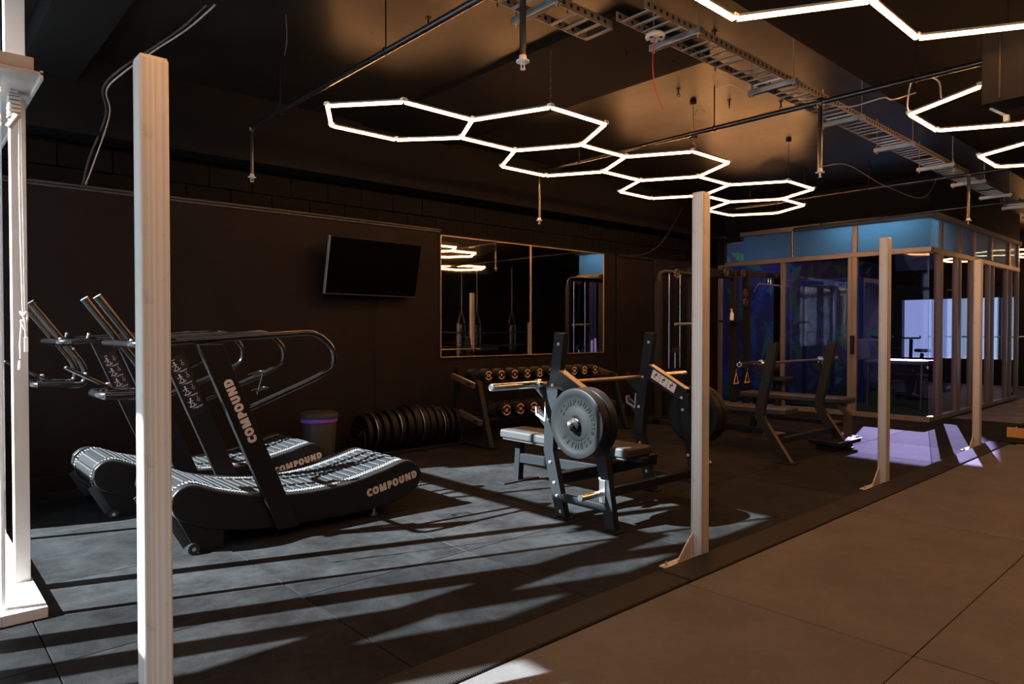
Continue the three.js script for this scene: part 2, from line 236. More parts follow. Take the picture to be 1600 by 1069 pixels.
// window blind
{ const t = thing('window_blind', 'rolled window blind with knotted white pull cords on the cream post', 'blind', [0.45, 2.36, -3.95]);
  const c = mesh('blind_roll', [rspan(-0.04, 0.0, -0.1, 0.02, -0.03, 0.04, 0.01)], M.wireDark, t);
  for (let k = 0; k < 6; k++) mesh('blind_fold', rspan(-0.045, 0.005, -0.095 + k * 0.019, -0.08 + k * 0.019, -0.035, 0.045, 0.005), M.wire, c);
  mesh('bottom_rail', beam(V(-0.045, -0.15, 0.03), V(-0.01, -0.09, 0.05), 0.03, 0.02), M.cream, t); mesh('bracket', rspan(-0.04, -0.005, 0.0, 0.025, 0.0, 0.045, 0.004), M.white, t);
  mesh('pull_cord', [soft([V(-0.005, -0.1, 0.04), V(-0.006, -0.5, 0.04), V(0.0, -0.98, 0.045), V(0.002, -1.03, 0.045)], 0.003), soft([V(0.002, -0.1, 0.04), V(0.006, -0.6, 0.04), V(0.008, -1.0, 0.045)], 0.0025), soft([V(-0.01, -1.0, 0.045), V(0.0, -1.02, 0.055), V(0.015, -1.0, 0.05), V(0.012, -1.05, 0.05), V(-0.006, -1.04, 0.045), V(0.01, -1.09, 0.05), V(0.006, -1.03, 0.05)], 0.005), soft([V(-0.005, -1.05, 0.045), V(-0.012, -1.15, 0.045), V(-0.01, -1.22, 0.045)], 0.003), soft([V(0.008, -1.08, 0.045), V(0.011, -1.12, 0.045)], 0.003)], M.cord, t);
  mesh('cord_end', lathe([[0, -0.03], [0.009, -0.03], [0.006, 0.01], [0, 0.012]], 10).translate(-0.013, -1.24, 0.045), M.cord, t); mesh('cord_end', rspan(0.004, 0.02, -1.19, -1.12, 0.04, 0.05, 0.003), M.cord, t); }

// ---------------------------------------------------------------- hexagon lights
const lightTube = (parent, a, b, hang) => {
  const d = b.clone().sub(a), L = d.length(), u = d.clone().normalize(), mid = a.clone().add(b).multiplyScalar(0.5);
  const zz = u.clone().cross(V(0, 1, 0)).normalize(), yy = zz.clone().cross(u), q = new THREE.Quaternion().setFromRotationMatrix(new THREE.Matrix4().makeBasis(u, yy, zz));
  const hs = mesh('housing', rb(L - 0.05, 0.016, 0.027, 0.003).translate(0, 0.012, 0), M.silver, parent); hs.position.copy(mid); hs.quaternion.copy(q);
  const pr = []; for (let i = 0; i <= 12; i++) { const t = -0.22 - (Math.PI + -0.44) * i / 12; pr.push([Math.cos(t) * 0.0145, Math.sin(t) * 0.0155]); }
  const prof = [[0.0145, 0.004], ...pr.reverse().map(([x, y]) => [-x, y]).reverse(), [-0.0145, 0.004]];
  const df = new THREE.ExtrudeGeometry(shapeOf(prof), { depth: L - 0.03, bevelEnabled: false }).translate(0, 0, -(L - 0.03) / 2).rotateY(Math.PI / 2);
  mesh('light_diffuser', df, tubeGlow, hs);
  const r = new THREE.RectAreaLight(C(...WARM), RECT, L - 0.04, 0.02); r.position.copy(mid).addScaledVector(yy, -0.0175);
  r.quaternion.setFromRotationMatrix(new THREE.Matrix4().makeBasis(u, zz.clone().negate(), yy));   // its face looks down
  r.position.add(parent.position); scene.add(r);
};
function hexFixture(name, label, centres, y, side, chains, group, sag = () => 0) {
  const t = thing(name, label, 'light', [centres[0][0], y, centres[0][1]], 0, group); const ox = centres[0][0], oz = centres[0][1];
  const vs = new Map(), es = new Map(), key = (x, z) => Math.round(x * 20) + ',' + Math.round(z * 20);
  const vert = (x, z) => { for (const [k, v] of vs) if (Math.hypot(v.x - x, v.z - z) < 0.08) return k; const k = key(x, z); vs.set(k, V(x, sag(x, z), z)); return k; };
  for (const [cx, cz] of centres) { const ks = []; for (let i = 0; i < 6; i++) ks.push(vert(cx - ox + side * Math.cos(i * Math.PI / 3), cz - oz + side * Math.sin(i * Math.PI / 3))); for (let i = 0; i < 6; i++) { const e = [ks[i], ks[(i + 1) % 6]].sort().join('|'); es.set(e, [ks[i], ks[(i + 1) % 6]]); } }
  for (const [a, b] of es.values()) lightTube(t, vs.get(a), vs.get(b));
  for (const v of vs.values()) mesh('connector', [rb(0.045, 0.026, 0.045, 0.006).translate(v.x, v.y + 0.014, v.z), lathe([[0, 0.03], [0.006, 0.03], [0.006, 0.026]], 8).translate(v.x, v.y + 0.002, v.z)], M.plug, t);
  for (const [cx, cz] of chains) { const g = []; const x = cx - ox, z = cz - oz, L = CEIL - y; const n = Math.floor(L / 0.032); for (let i = 0; i < n; i++) g.push(new THREE.TorusGeometry(0.008, 0.002, 5, 8).scale(1, 1.5, 1).rotateY(i % 2 ? Math.PI / 2 : 0).translate(x, 0.05 + i * 0.032, z)); mesh('suspension_chain', g, M.wireDark, t); mesh('ceiling_rose', lathe([[0, 0.0], [0.03, 0.0], [0.03, 0.03], [0, 0.03]], 14).translate(x, L - 0.031, z), M.black, t); }
  return t;
}
{ const s = 0.631, cs = []; for (let k = 0; k < 7; k++) cs.push([3.054 + s * 1.5 * k, k % 2 ? -4.19 : -4.19 - s * 0.866]);
  const t = hexFixture('hexagon_light', 'long zigzag chain of seven glowing hexagons above the treadmills and bench racks', cs, 2.95, s, [[cs[1][0] - s / 2, cs[1][1] + s * 0.866], [cs[3][0] - s / 2, cs[3][1] + s * 0.866], [cs[5][0] - s / 2, cs[5][1] + s * 0.866], [cs[6][0] + s / 2, cs[6][1] + s * 0.866]], 'hexagon tube lights', (x, z) => x < 0.55 ? 0.065 * (-z) * (x < 0.37 ? 1 : 0.2) : 0);
  const vx = cs[3][0] - s / 2 - cs[0][0], vz = cs[3][1] + s * 0.866 - cs[0][1];
  mesh('driver_box', rspan(vx - 0.03, vx + 0.03, 0.12, 0.17, vz - 0.03, vz + 0.03), M.black, t); mesh('lead', soft([V(vx, 0.02, vz), V(vx + 0.05, 0.05, vz), V(vx + 0.01, 0.1, vz), V(vx - 0.01, 0.25, vz), V(vx + 0.08, 0.4, vz - 0.02), V(vx + 0.35, 0.465, vz - 0.1)], 0.004), M.wire, t); }
hexFixture('hexagon_light', 'chain of glowing hexagons at the top right corner, nearest the camera', [[2.98, -1.349], [3.955, -0.786], [2.005, -0.786], [1.03, -1.349], [0.055, -0.786]], 2.913, 0.65, [[2.65, -0.786]], 'hexagon tube lights');
{ const t = hexFixture('hexagon_light', 'row of glowing hexagons partly behind the duct on the right', [[6.19, -1.35], [7.137, -0.803], [8.083, -1.35], [9.03, -0.803]], 2.95, 0.631, [[6.5, -0.803], [8.4, -0.803]], 'hexagon tube lights');
  mesh('lead', soft([V(-0.32, 0.02, -0.55), V(-0.42, 0.05, -0.53), V(-0.35, 0.27, -0.5), V(-0.2, 0.26, -0.4), V(-0.42, 0.04, -0.3)], 0.006), M.plug, t); }
hexFixture('hexagon_light', 'distant cluster of glowing hexagons beyond the glass room', [[16.7, -3.6], [17.6465, -3.0535], [17.6465, -1.9605]], 2.85, 0.631, [[17.33, -2.507]], 'hexagon tube lights');
hexFixture('hexagon_light', 'pair of glowing hexagons over the mats behind the camera, seen only in the mirror', [[9.4, 1.6], [10.3465, 2.146], [11.293, 1.6]], 2.95, 0.631, [[9.7, 2.146]], 'hexagon tube lights');

// ---------------------------------------------------------------- steel posts
{ const xs = [0.504, 3.266, 5.955, 8.61], where = ['tallest in view, beside the window and treadmills', 'between the bench rack and the grey mats', 'in front of the glass room, third from the window', 'farthest of the row, by the glass room corner'];
  xs.forEach((x, i) => { const t = thing('steel_post', 'galvanised square steel post, ' + where[i], 'post', [x + 0.038, 0, -2.105], 0, 'row of steel posts');
    mesh('shaft', boxUV(rb(0.076, 2.025, 0.07, 0.007, 0, 1.0125, 0, 3)), M.galv, t); mesh('cap', rb(0.07, 0.006, 0.064, 0.002, 0, 2.026, 0), M.galv, t);
    mesh('base_plate', boxUV(rb(0.3, 0.008, 0.09, 0.002, -0.11, 0.004, -0.04)), M.galv, t); mesh('gusset', boxUV(ext([[-0.038, 0.008], [-0.038, 0.15], [-0.075, 0.13], [-0.2, 0.012], [-0.2, 0.008]], 0.008, 0.001).translate(0, 0, -0.02)), M.galv, t);
    mesh('anchor_bolt', [new THREE.CylinderGeometry(0.01, 0.01, 0.012, 6).translate(-0.235, 0.014, -0.055), new THREE.CylinderGeometry(0.005, 0.005, 0.02, 8).translate(-0.235, 0.02, -0.055)], M.bolt, t); }); }

// ---------------------------------------------------------------- ceiling services
function sprinklerLine(label, x, z0, z1, heads, y = 3.05, headY = 2.56) {
  const t = thing('sprinkler_pipe', label, 'pipe', [x, y, 0], 0, 'black sprinkler pipes'); mesh('main_pipe', pipe([V(0, 0, z0), V(0, 0, z1)], 0.021, 0.01), M.blackGloss, t);
  for (const z of heads) { const d = mesh('drop_pipe', [rod(V(0, 0, z), V(0, headY - y + 0.05, z), 0.0165), lathe([[0, -0.03], [0.028, -0.03], [0.028, 0.03], [0, 0.03]], 14).translate(0, 0, z)], M.blackGloss, t);
    mesh('sprinkler_head', [lathe([[0, 0.02], [0.018, 0.02], [0.02, 0.0], [0.034, -0.006], [0.034, -0.012], [0.008, -0.014], [0.008, -0.02], [0, -0.02]], 18).translate(0, headY - y + 0.035, z), rod(V(-0.009, headY - y + 0.02, z), V(-0.011, headY - y - 0.01, z), 0.0025), rod(V(0.009, headY - y + 0.02, z), V(0.011, headY - y - 0.01, z), 0.0025), lathe([[0, -0.002], [0.014, -0.002], [0.014, 0.001], [0, 0.001]], 12).translate(0, headY - y - 0.012, z)], M.plug, d); }
  for (let z = z0 + 0.6; z < z1; z += 1.6) mesh('hanger', [rod(V(0, 0, z), V(0, CEIL - y, z), 0.005), new THREE.TorusGeometry(0.026, 0.003, 6, 14).translate(0, 0, z)], M.black, t); }
sprinklerLine('black sprinkler pipe crossing the ceiling above the treadmills', 2.35, -6.0, 6, [-6.0, -2.52, 1.0], 3.05, 2.59);
sprinklerLine('black sprinkler pipe crossing the ceiling above the bench rack', 5.38, -5.5, 6, [-5.5, -2.37, 1.0], 3.05, 2.48);
sprinklerLine('black sprinkler pipe crossing the ceiling in front of the glass room', 9.1, -5.6, 6, [-2.32, 1.0], 3.05, 2.5);
{ const t = thing('ceiling_pipe', 'thin black pipe running along the top of the glass room', 'pipe', [10.4, 2.85, 0]); mesh('run', pipe([V(0, -0.42, -5.0), V(0, 0.0, -5.0), V(0, 0.03, -2.9), V(0, 0.03, 2)], 0.018, 0.05), M.blackGloss, t); mesh('coupling', rod(V(0, 0, -4.56), V(0, 0.06, -4.56), 0.02), M.black, t); }
function tray(label, a, b, along) {                          // cable tray from a to b (x or z), with rails, rungs and hanger struts
  const t = thing('cable_tray', label, 'cable tray', [a[0], 3.12, a[1]], 0, 'steel cable trays'); const L = along === 'x' ? b[0] - a[0] : b[1] - a[1], W = 0.21, sgn = Math.sign(L), len = Math.abs(L);
  const put = (g) => along === 'x' ? g : g.rotateY(Math.PI / 2);
  for (const s of [-1, 1]) { const rail = mesh('side_rail', put(rspan(0, len * (along === 'x' ? 1 : sgn), 0, 0.055, s * W / 2 - 0.003, s * W / 2 + 0.003, 0.001)), M.galvDark, t);
    const hs = []; for (let x = 0.03; x < len - 0.03; x += 0.06) hs.push(put(bx(0.022, 0.022, 0.0075, x * (along === 'x' ? 1 : sgn), 0.03, s * W / 2))); mesh('punched_holes', hs, M.black, rail).userData.kind = 'stuff'; }
  for (let x = 0.05, k = 0; x < len; x += 0.105, k++) if (k % 6 !== 5) mesh('rung', put(rspan((x - 0.012) * (along === 'x' ? 1 : sgn), (x + 0.012) * (along === 'x' ? 1 : sgn), 0.001, 0.011, -W / 2, W / 2, 0.002)), M.steel, t);
  for (let x = 0.45; x < len; x += 1.25) { const q = x * (along === 'x' ? 1 : sgn), st = mesh('strut', put(rspan(q - 0.02, q + 0.02, -0.041, 0, -0.19, 0.19, 0.003)), M.steel, t); for (const s of [-0.165, 0.165]) mesh('threaded_rod', put(merge([rod(V(q, -0.05, s), V(q, CEIL - 3.12, s), 0.005, 0.005, 8), rod(V(q, -0.055, s), V(q, -0.042, s), 0.011, 0.011, 6)])), M.steel, st); } }
tray('long perforated steel cable tray hanging under the ceiling', [3.22, -2.53], [11.2, -2.53], 'x');
tray('short perforated cable tray branch beside the smoke detector', [2.3, -2.84], [3.3, -2.84], 'x');
tray('far cable tray length beyond the glass room corner', [11.9, -2.53], [14.6, -2.53], 'x');
{ const t = thing('smoke_detector', 'white round detector base with a red wire below the cable tray', 'detector', [3.5, 3.08, -2.56]);
  mesh('base', lathe([[0, 0.02], [0.055, 0.02], [0.06, 0.0], [0.055, -0.012], [0.03, -0.014], [0.028, -0.006], [0, -0.006]], 28), M.white, t);
  for (let k = 0; k < 4; k++) mesh('terminal', bx(0.012, 0.006, 0.018).translate(0.042, -0.014, 0).rotateY(k * 1.6), M.black, t);
  mesh('red_wire', soft([V(0, -0.005, 0), V(-0.02, -0.1, 0), V(-0.02, -0.22, 0.0), V(0.0, -0.34, 0.01), V(0.04, -0.44, 0.03)], 0.0035), M.red, t); }
{ const t = thing('air_unit', 'dark boxed air unit hanging at the upper right behind the corner lights', 'air unit', [4.74, 2.59, -1.15]); mesh('casing', boxUV(rspan(0, 0.22, 0, 0.43, 0, 1.3, 0.006)), M.darkwall, t); for (const z of [0.09, 0.5, 0.91]) mesh('panel_seam', rspan(-0.006, 0, 0.02, 0.41, z - 0.006, z + 0.006, 0.002), M.black, t); mesh('bracket', [rod(V(0.1, 0, 0.02), V(0.14, -0.06, 0.1), 0.008), rspan(0.12, 0.15, -0.09, -0.05, 0.08, 0.11)], M.plug, t); for (const z of [0.1, 1.2]) mesh('hanger_rod', rod(V(0.11, 0.42, z), V(0.11, CEIL - 2.59, z), 0.006), M.black, t); }
const cable = (label, pts, r, m) => tag(mesh('hanging_cable', soft(pts, r, 60), m), label, 'cable');
cable('twin dark cable looping from the wall ledge up past the first post', [V(1.136, 2.435, -6.36), V(1.17, 2.62, -6.34), V(1.28, 3.0, -6.25), V(1.2, 3.1, -5.95), V(1.24, 3.16, -5.6), V(1.4, 3.3, -5.45), V(1.5, 3.36, -5.05), V(1.56, 3.42, -4.72)], 0.009, M.wireDark);
cable('second strand of the cable beside the first post', [V(1.15, 2.435, -6.34), V(1.2, 2.6, -6.31), V(1.3, 3.0, -6.22), V(1.22, 3.09, -5.93), V(1.26, 3.14, -5.58), V(1.42, 3.29, -5.42), V(1.53, 3.35, -5.0), V(1.6, 3.42, -4.68)], 0.006, M.wire);
cable('thin cable hanging from the ceiling near the first sprinkler pipe', [V(2.0, 3.41, -4.5), V(2.05, 3.3, -4.6), V(2.1, 3.24, -4.75)], 0.004, M.wireDark);
cable('thin black cable draped down the wall beyond the mirror', [V(8.15, 2.39, -6.42), V(8.5, 2.44, -6.4), V(8.85, 2.62, -6.36), V(9.1, 3.0, -6.25), V(9.2, 3.2, -6.2)], 0.006, M.wireDark);
cable('pale cable sagging from the tray to the right hexagon light', [V(5.6, 3.1, -2.42), V(5.5, 3.0, -2.2), V(5.35, 2.96, -1.9), V(5.5, 2.98, -1.9), V(5.85, 3.1, -1.85)], 0.006, M.wire);
cable('pale cable between ceiling rose and cable tray over the bench rack', [V(5.43, 3.41, -3.32), V(5.3, 3.36, -3.1), V(5.2, 3.2, -2.85), V(5.1, 3.14, -2.66)], 0.005, M.wire);
cable('thin cable running from the bench sprinkler to the tray end', [V(5.42, 2.56, -2.37), V(6.2, 2.72, -2.5), V(7.4, 2.72, -2.6), V(8.6, 2.78, -2.6), V(9.0, 3.1, -2.58)], 0.004, M.wireDark);
// small fixings left in the ceiling
{ const spots = [[2.62, -3.0], [2.9, -3.35], [3.05, -2.5], [3.9, -2.95], [4.15, -3.3], [4.4, -2.7], [4.55, -3.15], [4.9, -3.0], [5.2, -3.55], [5.6, -2.9], [5.8, -3.4], [3.3, -3.1], [6.2, -3.1], [2.75, -3.9]];
  spots.forEach(([x, z], i) => tag(mesh('ceiling_hook', [rod(V(x, CEIL, z), V(x, CEIL - 0.05, z), 0.007), new THREE.TorusGeometry(0.014, 0.004, 6, 10, 4.5).rotateY(i).translate(x, CEIL - 0.06, z), new THREE.CylinderGeometry(0.02, 0.02, 0.006, 10).translate(x, CEIL - 0.003, z)], M.black), 'small black fixing left in the ceiling around the hexagon lights', 'hook', 'old ceiling fixings')); }

// ---------------------------------------------------------------- back wall: television, mirror
{ const t = thing('television', 'black flat television tilted down on the back wall', 'television', [3.735, 1.92, -6.25]); t.rotation.set(0.2, 0.06, 0, 'YXZ'); t.scale.x = 1.12;
  mesh('case', rb(1.0, 0.58, 0.035, 0.008, 0, 0, -0.02), M.black, t); mesh('screen', bx(0.985, 0.555, 0.004, 0, 0.006, 0.0), M.screen, t); mesh('bezel', [rspan(-0.5, 0.5, -0.291, -0.28, -0.01, 0.004, 0.002)], M.grey, t); mesh('bezel_side', rspan(-0.504, -0.497, -0.29, 0.29, -0.035, 0.004, 0.002), M.silver, t);
  mesh('power_light', new THREE.CylinderGeometry(0.004, 0.004, 0.003, 10).rotateX(Math.PI / 2).translate(0, -0.286, 0.006), M.silver, t); mesh('wall_bracket', [rspan(-0.15, 0.15, -0.08, 0.08, -0.12, -0.04, 0.01)], M.black, t);
  tag(mesh('television_cable', soft([V(3.86, 1.64, -6.36), V(3.85, 1.4, -6.44), V(3.84, 0.9, -6.444), V(3.85, 0.4, -6.444)], 0.004), M.black), 'thin black cable hanging below the television', 'cable'); }
{ const x0 = 4.70, x1 = 7.6, xm = 6.145, y0 = 0.955, y1 = 2.38, z = BACK;
  [[x0, xm, 'left wall mirror nearer the television, above the dumbbells'], [xm, x1, 'right wall mirror farther from the television, above the dumbbells']].forEach(([a, b, l]) => { const t = thing('wall_mirror', l, 'mirror', [(a + b) / 2, y0, z]); const w = (b - a) / 2, h = y1 - y0;
    mesh('mirror_glass', span(-w + 0.004, w - 0.004, 0.004, h - 0.004, 0.002, 0.012), M.mirror, t); mesh('backing', span(-w + 0.002, w - 0.002, 0.002, h - 0.002, 0, 0.002), M.black, t);
    mesh('frame_edge', [rspan(-w, -w + 0.012, 0, h, 0, 0.02, 0.003)], M.bronze, t); mesh('frame_edge', [rspan(w - 0.012, w, 0, h, 0, 0.02, 0.003)], M.bronze, t); mesh('frame_edge', [rspan(-w, w, 0, 0.012, 0, 0.02, 0.003)], M.bronze, t); mesh('frame_edge', [rspan(-w, w, h - 0.012, h, 0, 0.02, 0.003)], M.bronze, t); }); }
{ const t = thing('wall_panel_door', 'black flush panel in the back wall right of the mirror', 'panel', [8.35, 0, BACK]); mesh('leaf', rspan(-0.42, 0.42, 0.01, 2.35, 0, 0.02, 0.003), M.wall, t); mesh('frame', [rspan(-0.47, -0.43, 0, 2.4, 0, 0.03), rspan(0.43, 0.47, 0, 2.4, 0, 0.03), rspan(-0.47, 0.47, 2.36, 2.4, 0, 0.03)], M.black, t); }

// ---------------------------------------------------------------- dumbbell rack and dumbbells
{ const t = thing('dumbbell_rack', 'black two-tier dumbbell rack under the mirrors', 'rack', [4.75, 0, -5.95]); const W = 2.3;
  for (const x of [0, W]) { mesh('side_leg', extX([[0.32, 0], [0.38, 0], [0.16, 0.72], [0.09, 0.72]], 0.06, x), M.powder, t); mesh('rear_leg', extX([[-0.3, 0], [-0.24, 0], [-0.2, 0.86], [-0.26, 0.86]], 0.05, x), M.powder, t); mesh('foot', rspan(x - 0.04, x + 0.04, 0, 0.03, -0.32, 0.42, 0.006), M.powder, t); }
  for (const [y, z] of [[0.69, 0.0], [0.292, 0.12]]) { for (const dz of [-0.16, 0.08]) mesh('shelf_rail', beam(V(-0.1, y, z + dz), V(W + 0.1, y, z + dz), 0.06, 0.022), M.powder, t); for (const x of [-0.06, W + 0.06]) mesh('shelf_end', beam(V(x, y + 0.07, z - 0.24), V(x, y - 0.02, z + 0.15), 0.04, 0.06), M.bronzeDark, t); }
  const ord = ['first', 'second', 'third', 'fourth', 'fifth', 'sixth', 'seventh', 'eighth', 'ninth', 'tenth'], top = ['7.5', '8', '9', '10', '12.5', '15', '17.5', '20', '22.5', '25'], low = ['27', '30', '32.5', '35', '37.5', '40', '42.5', '45'];
  const heads = lathe([[0, 0.06], [0.062, 0.06], [0.07, 0.052], [0.07, -0.052], [0.062, -0.06], [0, -0.06]], 28).rotateX(Math.PI / 2);
  const ringG = [0.45, 0.45 + Math.PI].map((a) => new THREE.RingGeometry(0.042, 0.052, 24, 1, a, Math.PI - 0.9)); const handle = rod(V(0, 0, -0.07), V(0, 0, 0.07), 0.016, 0.016, 12);
  const db = (kg, x, y, z, s, row, i) => { const d = thing('dumbbell', ord[i] + ' dumbbell from the television end on the ' + row + ' tier, gold ring and number', 'dumbbell', [x, y, z], 0, 'dumbbells on the rack'); d.rotation.x = -0.03;
    const k = new THREE.Group; for (const q of [-1, 1]) { const h = mesh('head', heads, M.blackMatt, d); h.position.z = q * 0.115; h.scale.set(s, s, 1); } mesh('handle', handle, M.chrome, d);
    for (const r of ringG) { const rg = mesh('ring_mark', r, M.gold, d); rg.position.z = 0.1765; rg.scale.set(s, s, 1); } const w = mesh('weight_number', word(kg, 0.026, 0.001, 0.0008), M.gold, d); w.position.set(0, 0, 0.1755); };
  const xs = [4.88, 5.07, 5.27, 5.47, 5.67, 5.87, 6.07, 6.27, 6.46, 6.66]; xs.forEach((x, i) => db(top[i], x, 0.77, -5.96, 0.94, 'upper', i));
  const xl = [5.05, 5.26, 5.47, 5.68, 5.89, 6.1, 6.31, 6.52]; xl.forEach((x, i) => db(low[i], x, 0.385, -5.85, 1.12, 'lower', i)); }

// ---------------------------------------------------------------- weight plates
function plateGeo(R, T) { return lathe([[0.026, -T / 2], [0.06, -T / 2], [0.064, -T / 2 + 0.004], [0.1, -T / 2 + 0.004], [0.104, -T / 2 + 0.012], [R - 0.055, -T / 2 + 0.012], [R - 0.045, -T / 2], [R - 0.008, -T / 2], [R, -T / 2 + 0.008], [R, T / 2 - 0.008], [R - 0.008, T / 2], [R - 0.045, T / 2], [R - 0.055, T / 2 - 0.012], [0.104, T / 2 - 0.012], [0.1, T / 2 - 0.004], [0.064, T / 2 - 0.004], [0.06, T / 2], [0.026, T / 2], [0.026, -T / 2]], 56); }
const bigPlate = plateGeo(0.222, 0.075).rotateZ(Math.PI / 2), hubRing = lathe([[0.026, -0.038], [0.034, -0.0385], [0.034, 0.0385], [0.026, 0.038]], 24).rotateZ(Math.PI / 2);
function bumperPlate(x, y, z, label, face) {
  const t = thing('weight_plate', label, 'weight plate', [x, y, z], 0, 'large bumper plates'); mesh('disc', bigPlate, M.bumper, t); mesh('hub', hubRing, M.steel, t);
  if (face) { const g = [arcWord('COMPOUND', 0.036, 0.0035, 0.138, -1.12, 0.32), arcWord('FITNESS', 0.036, 0.0035, 0.138, -0.84, 0.28, true), arcWord('20KG', 0.026, 0.0035, 0.138, Math.PI / 2 - 0.3, 0.2)];
    const w = mesh('raised_lettering', merge(g).rotateY(-Math.PI / 2).translate(-0.0265, 0, 0), M.bumper, t); } return t; }
bumperPlate(3.185, 0.69, -2.895, 'front black bumper plate with raised lettering on the near rack peg', true);
bumperPlate(3.263, 0.69, -2.895, 'second black bumper plate behind the lettered one on the near rack peg', false);
bumperPlate(4.60, 0.62, -2.98, 'inner black bumper plate on the far rack peg behind the post', true);
bumperPlate(4.678, 0.62, -2.98, 'outer black bumper plate on the far rack peg behind the post', false);
// plate tree on the floor by the wall
{ const t = thing('plate_rack', 'low black horizontal rack for upright weight plates on the floor', 'rack', [3.45, 0, -6.16]); for (const z of [-0.14, 0.14]) mesh('rail', rspan(0, 1.25, 0.0, 0.035, z - 0.02, z + 0.02, 0.005), M.powder, t); for (const x of [0.02, 1.23]) mesh('end_frame', [beam(V(x, 0.02, -0.16), V(x, 0.02, 0.16), 0.04, 0.04), pipe([V(x, 0.02, -0.14), V(x, 0.26, -0.14), V(x, 0.26, 0.14), V(x, 0.02, 0.14)], 0.012, 0.05)], M.powder, t);
  for (let k = 0; k < 12; k++) mesh('divider', pipe([V(0.08 + k * 0.1, 0.02, -0.14), V(0.08 + k * 0.1, 0.12, -0.13)], 0.006, 0.01, 8), M.steel, t);
  const specs = [[0.19, 0.05], [0.2, 0.05], [0.2, 0.06], [0.205, 0.07], [0.21, 0.055], [0.215, 0.07], [0.22, 0.075], [0.22, 0.075], [0.215, 0.07], [0.21, 0.06], [0.2, 0.06], [0.195, 0.05], [0.19, 0.05]], nth = ['first', 'second', 'third', 'fourth', 'fifth', 'sixth', 'seventh', 'eighth', 'ninth', 'tenth', 'eleventh', 'twelfth', 'last'];
  specs.forEach(([R, T], k) => { const p = thing('floor_plate', nth[k] + ' black weight plate from the bin in the low floor rack', 'weight plate', [3.52 + k * 0.093, R + 0.036, -6.16], 0, 'plates in the low rack'); mesh('disc', plateGeo(R, T).rotateZ(Math.PI / 2), M.bumper, p); mesh('hub', hubRing, M.steel, p); mesh('rim_band', new THREE.TorusGeometry(R - 0.004, 0.0045, 8, 56).rotateY(Math.PI / 2).translate(-T / 2 + 0.003, 0, 0), k % 3 === 1 ? M.steel : M.bumper, p); }); }
{ const t = thing('waste_bin', 'grey bin with a purple liner showing below its lid, behind the treadmills', 'bin', [3.02, 0, -6.1]); mesh('bin_body', lathe([[0, 0], [0.13, 0], [0.14, 0.02], [0.165, 0.44], [0, 0.44]], 36), M.grey, t); mesh('liner', lathe([[0.166, 0.4], [0.171, 0.405], [0.17, 0.445], [0.166, 0.45]], 36), M.purple, t); mesh('lid', lathe([[0.178, 0.44], [0.18, 0.475], [0.15, 0.495], [0.06, 0.505], [0, 0.506]], 36), M.grey, t); }

// ---------------------------------------------------------------- curved treadmills
const decal = (() => { const c = document.createElement('canvas'); c.width = 256; c.height = 1024; const k = c.getContext('2d'); k.fillStyle = '#08080a'; k.fillRect(0, 0, 256, 1024); k.strokeStyle = k.fillStyle = '#c9cfd8'; k.lineCap = 'round';
  for (let i = 0; i < 4; i++) { const y = 150 + i * 215; k.lineWidth = 12; k.beginPath(); k.moveTo(30, y + 62); k.quadraticCurveTo(85, y + 88, 140, y + 56); k.stroke(); k.beginPath(); k.arc(78 + i * 2, y - 60, 15, 0, 7); k.fill(); k.lineWidth = 14; k.beginPath(); k.moveTo(80, y - 40); k.lineTo(86 - (i > 2 ? 26 : 0), y + 6); k.stroke(); k.lineWidth = 9; k.beginPath(); k.moveTo(84, y + 4); k.lineTo(112, y + 30); k.lineTo(104, y + 60); k.moveTo(84, y + 4); k.lineTo(58, y + 34); k.lineTo(48, y + 62); k.moveTo(80, y - 32); k.lineTo(44, y - 10); k.lineTo(30, y - 20); k.moveTo(80, y - 32); k.lineTo(112, y - 16); k.stroke();
    k.lineWidth = 5; k.beginPath(); k.arc(196, y + 4, 20, 0, 7); k.moveTo(196, y - 16); k.lineTo(200, y - 58); k.lineTo(178, y - 62); k.stroke(); k.fillRect(60, y + 100, 170, 4); k.fillRect(110, y + 112, 110, 7); } k.fillRect(60, 40, 50, 12);
  const t = new THREE.CanvasTexture(c); t.colorSpace = THREE.SRGBColorSpace; return t; })();
const decalMat = std([1, 1, 1], 0.5, 0, { map: decal });
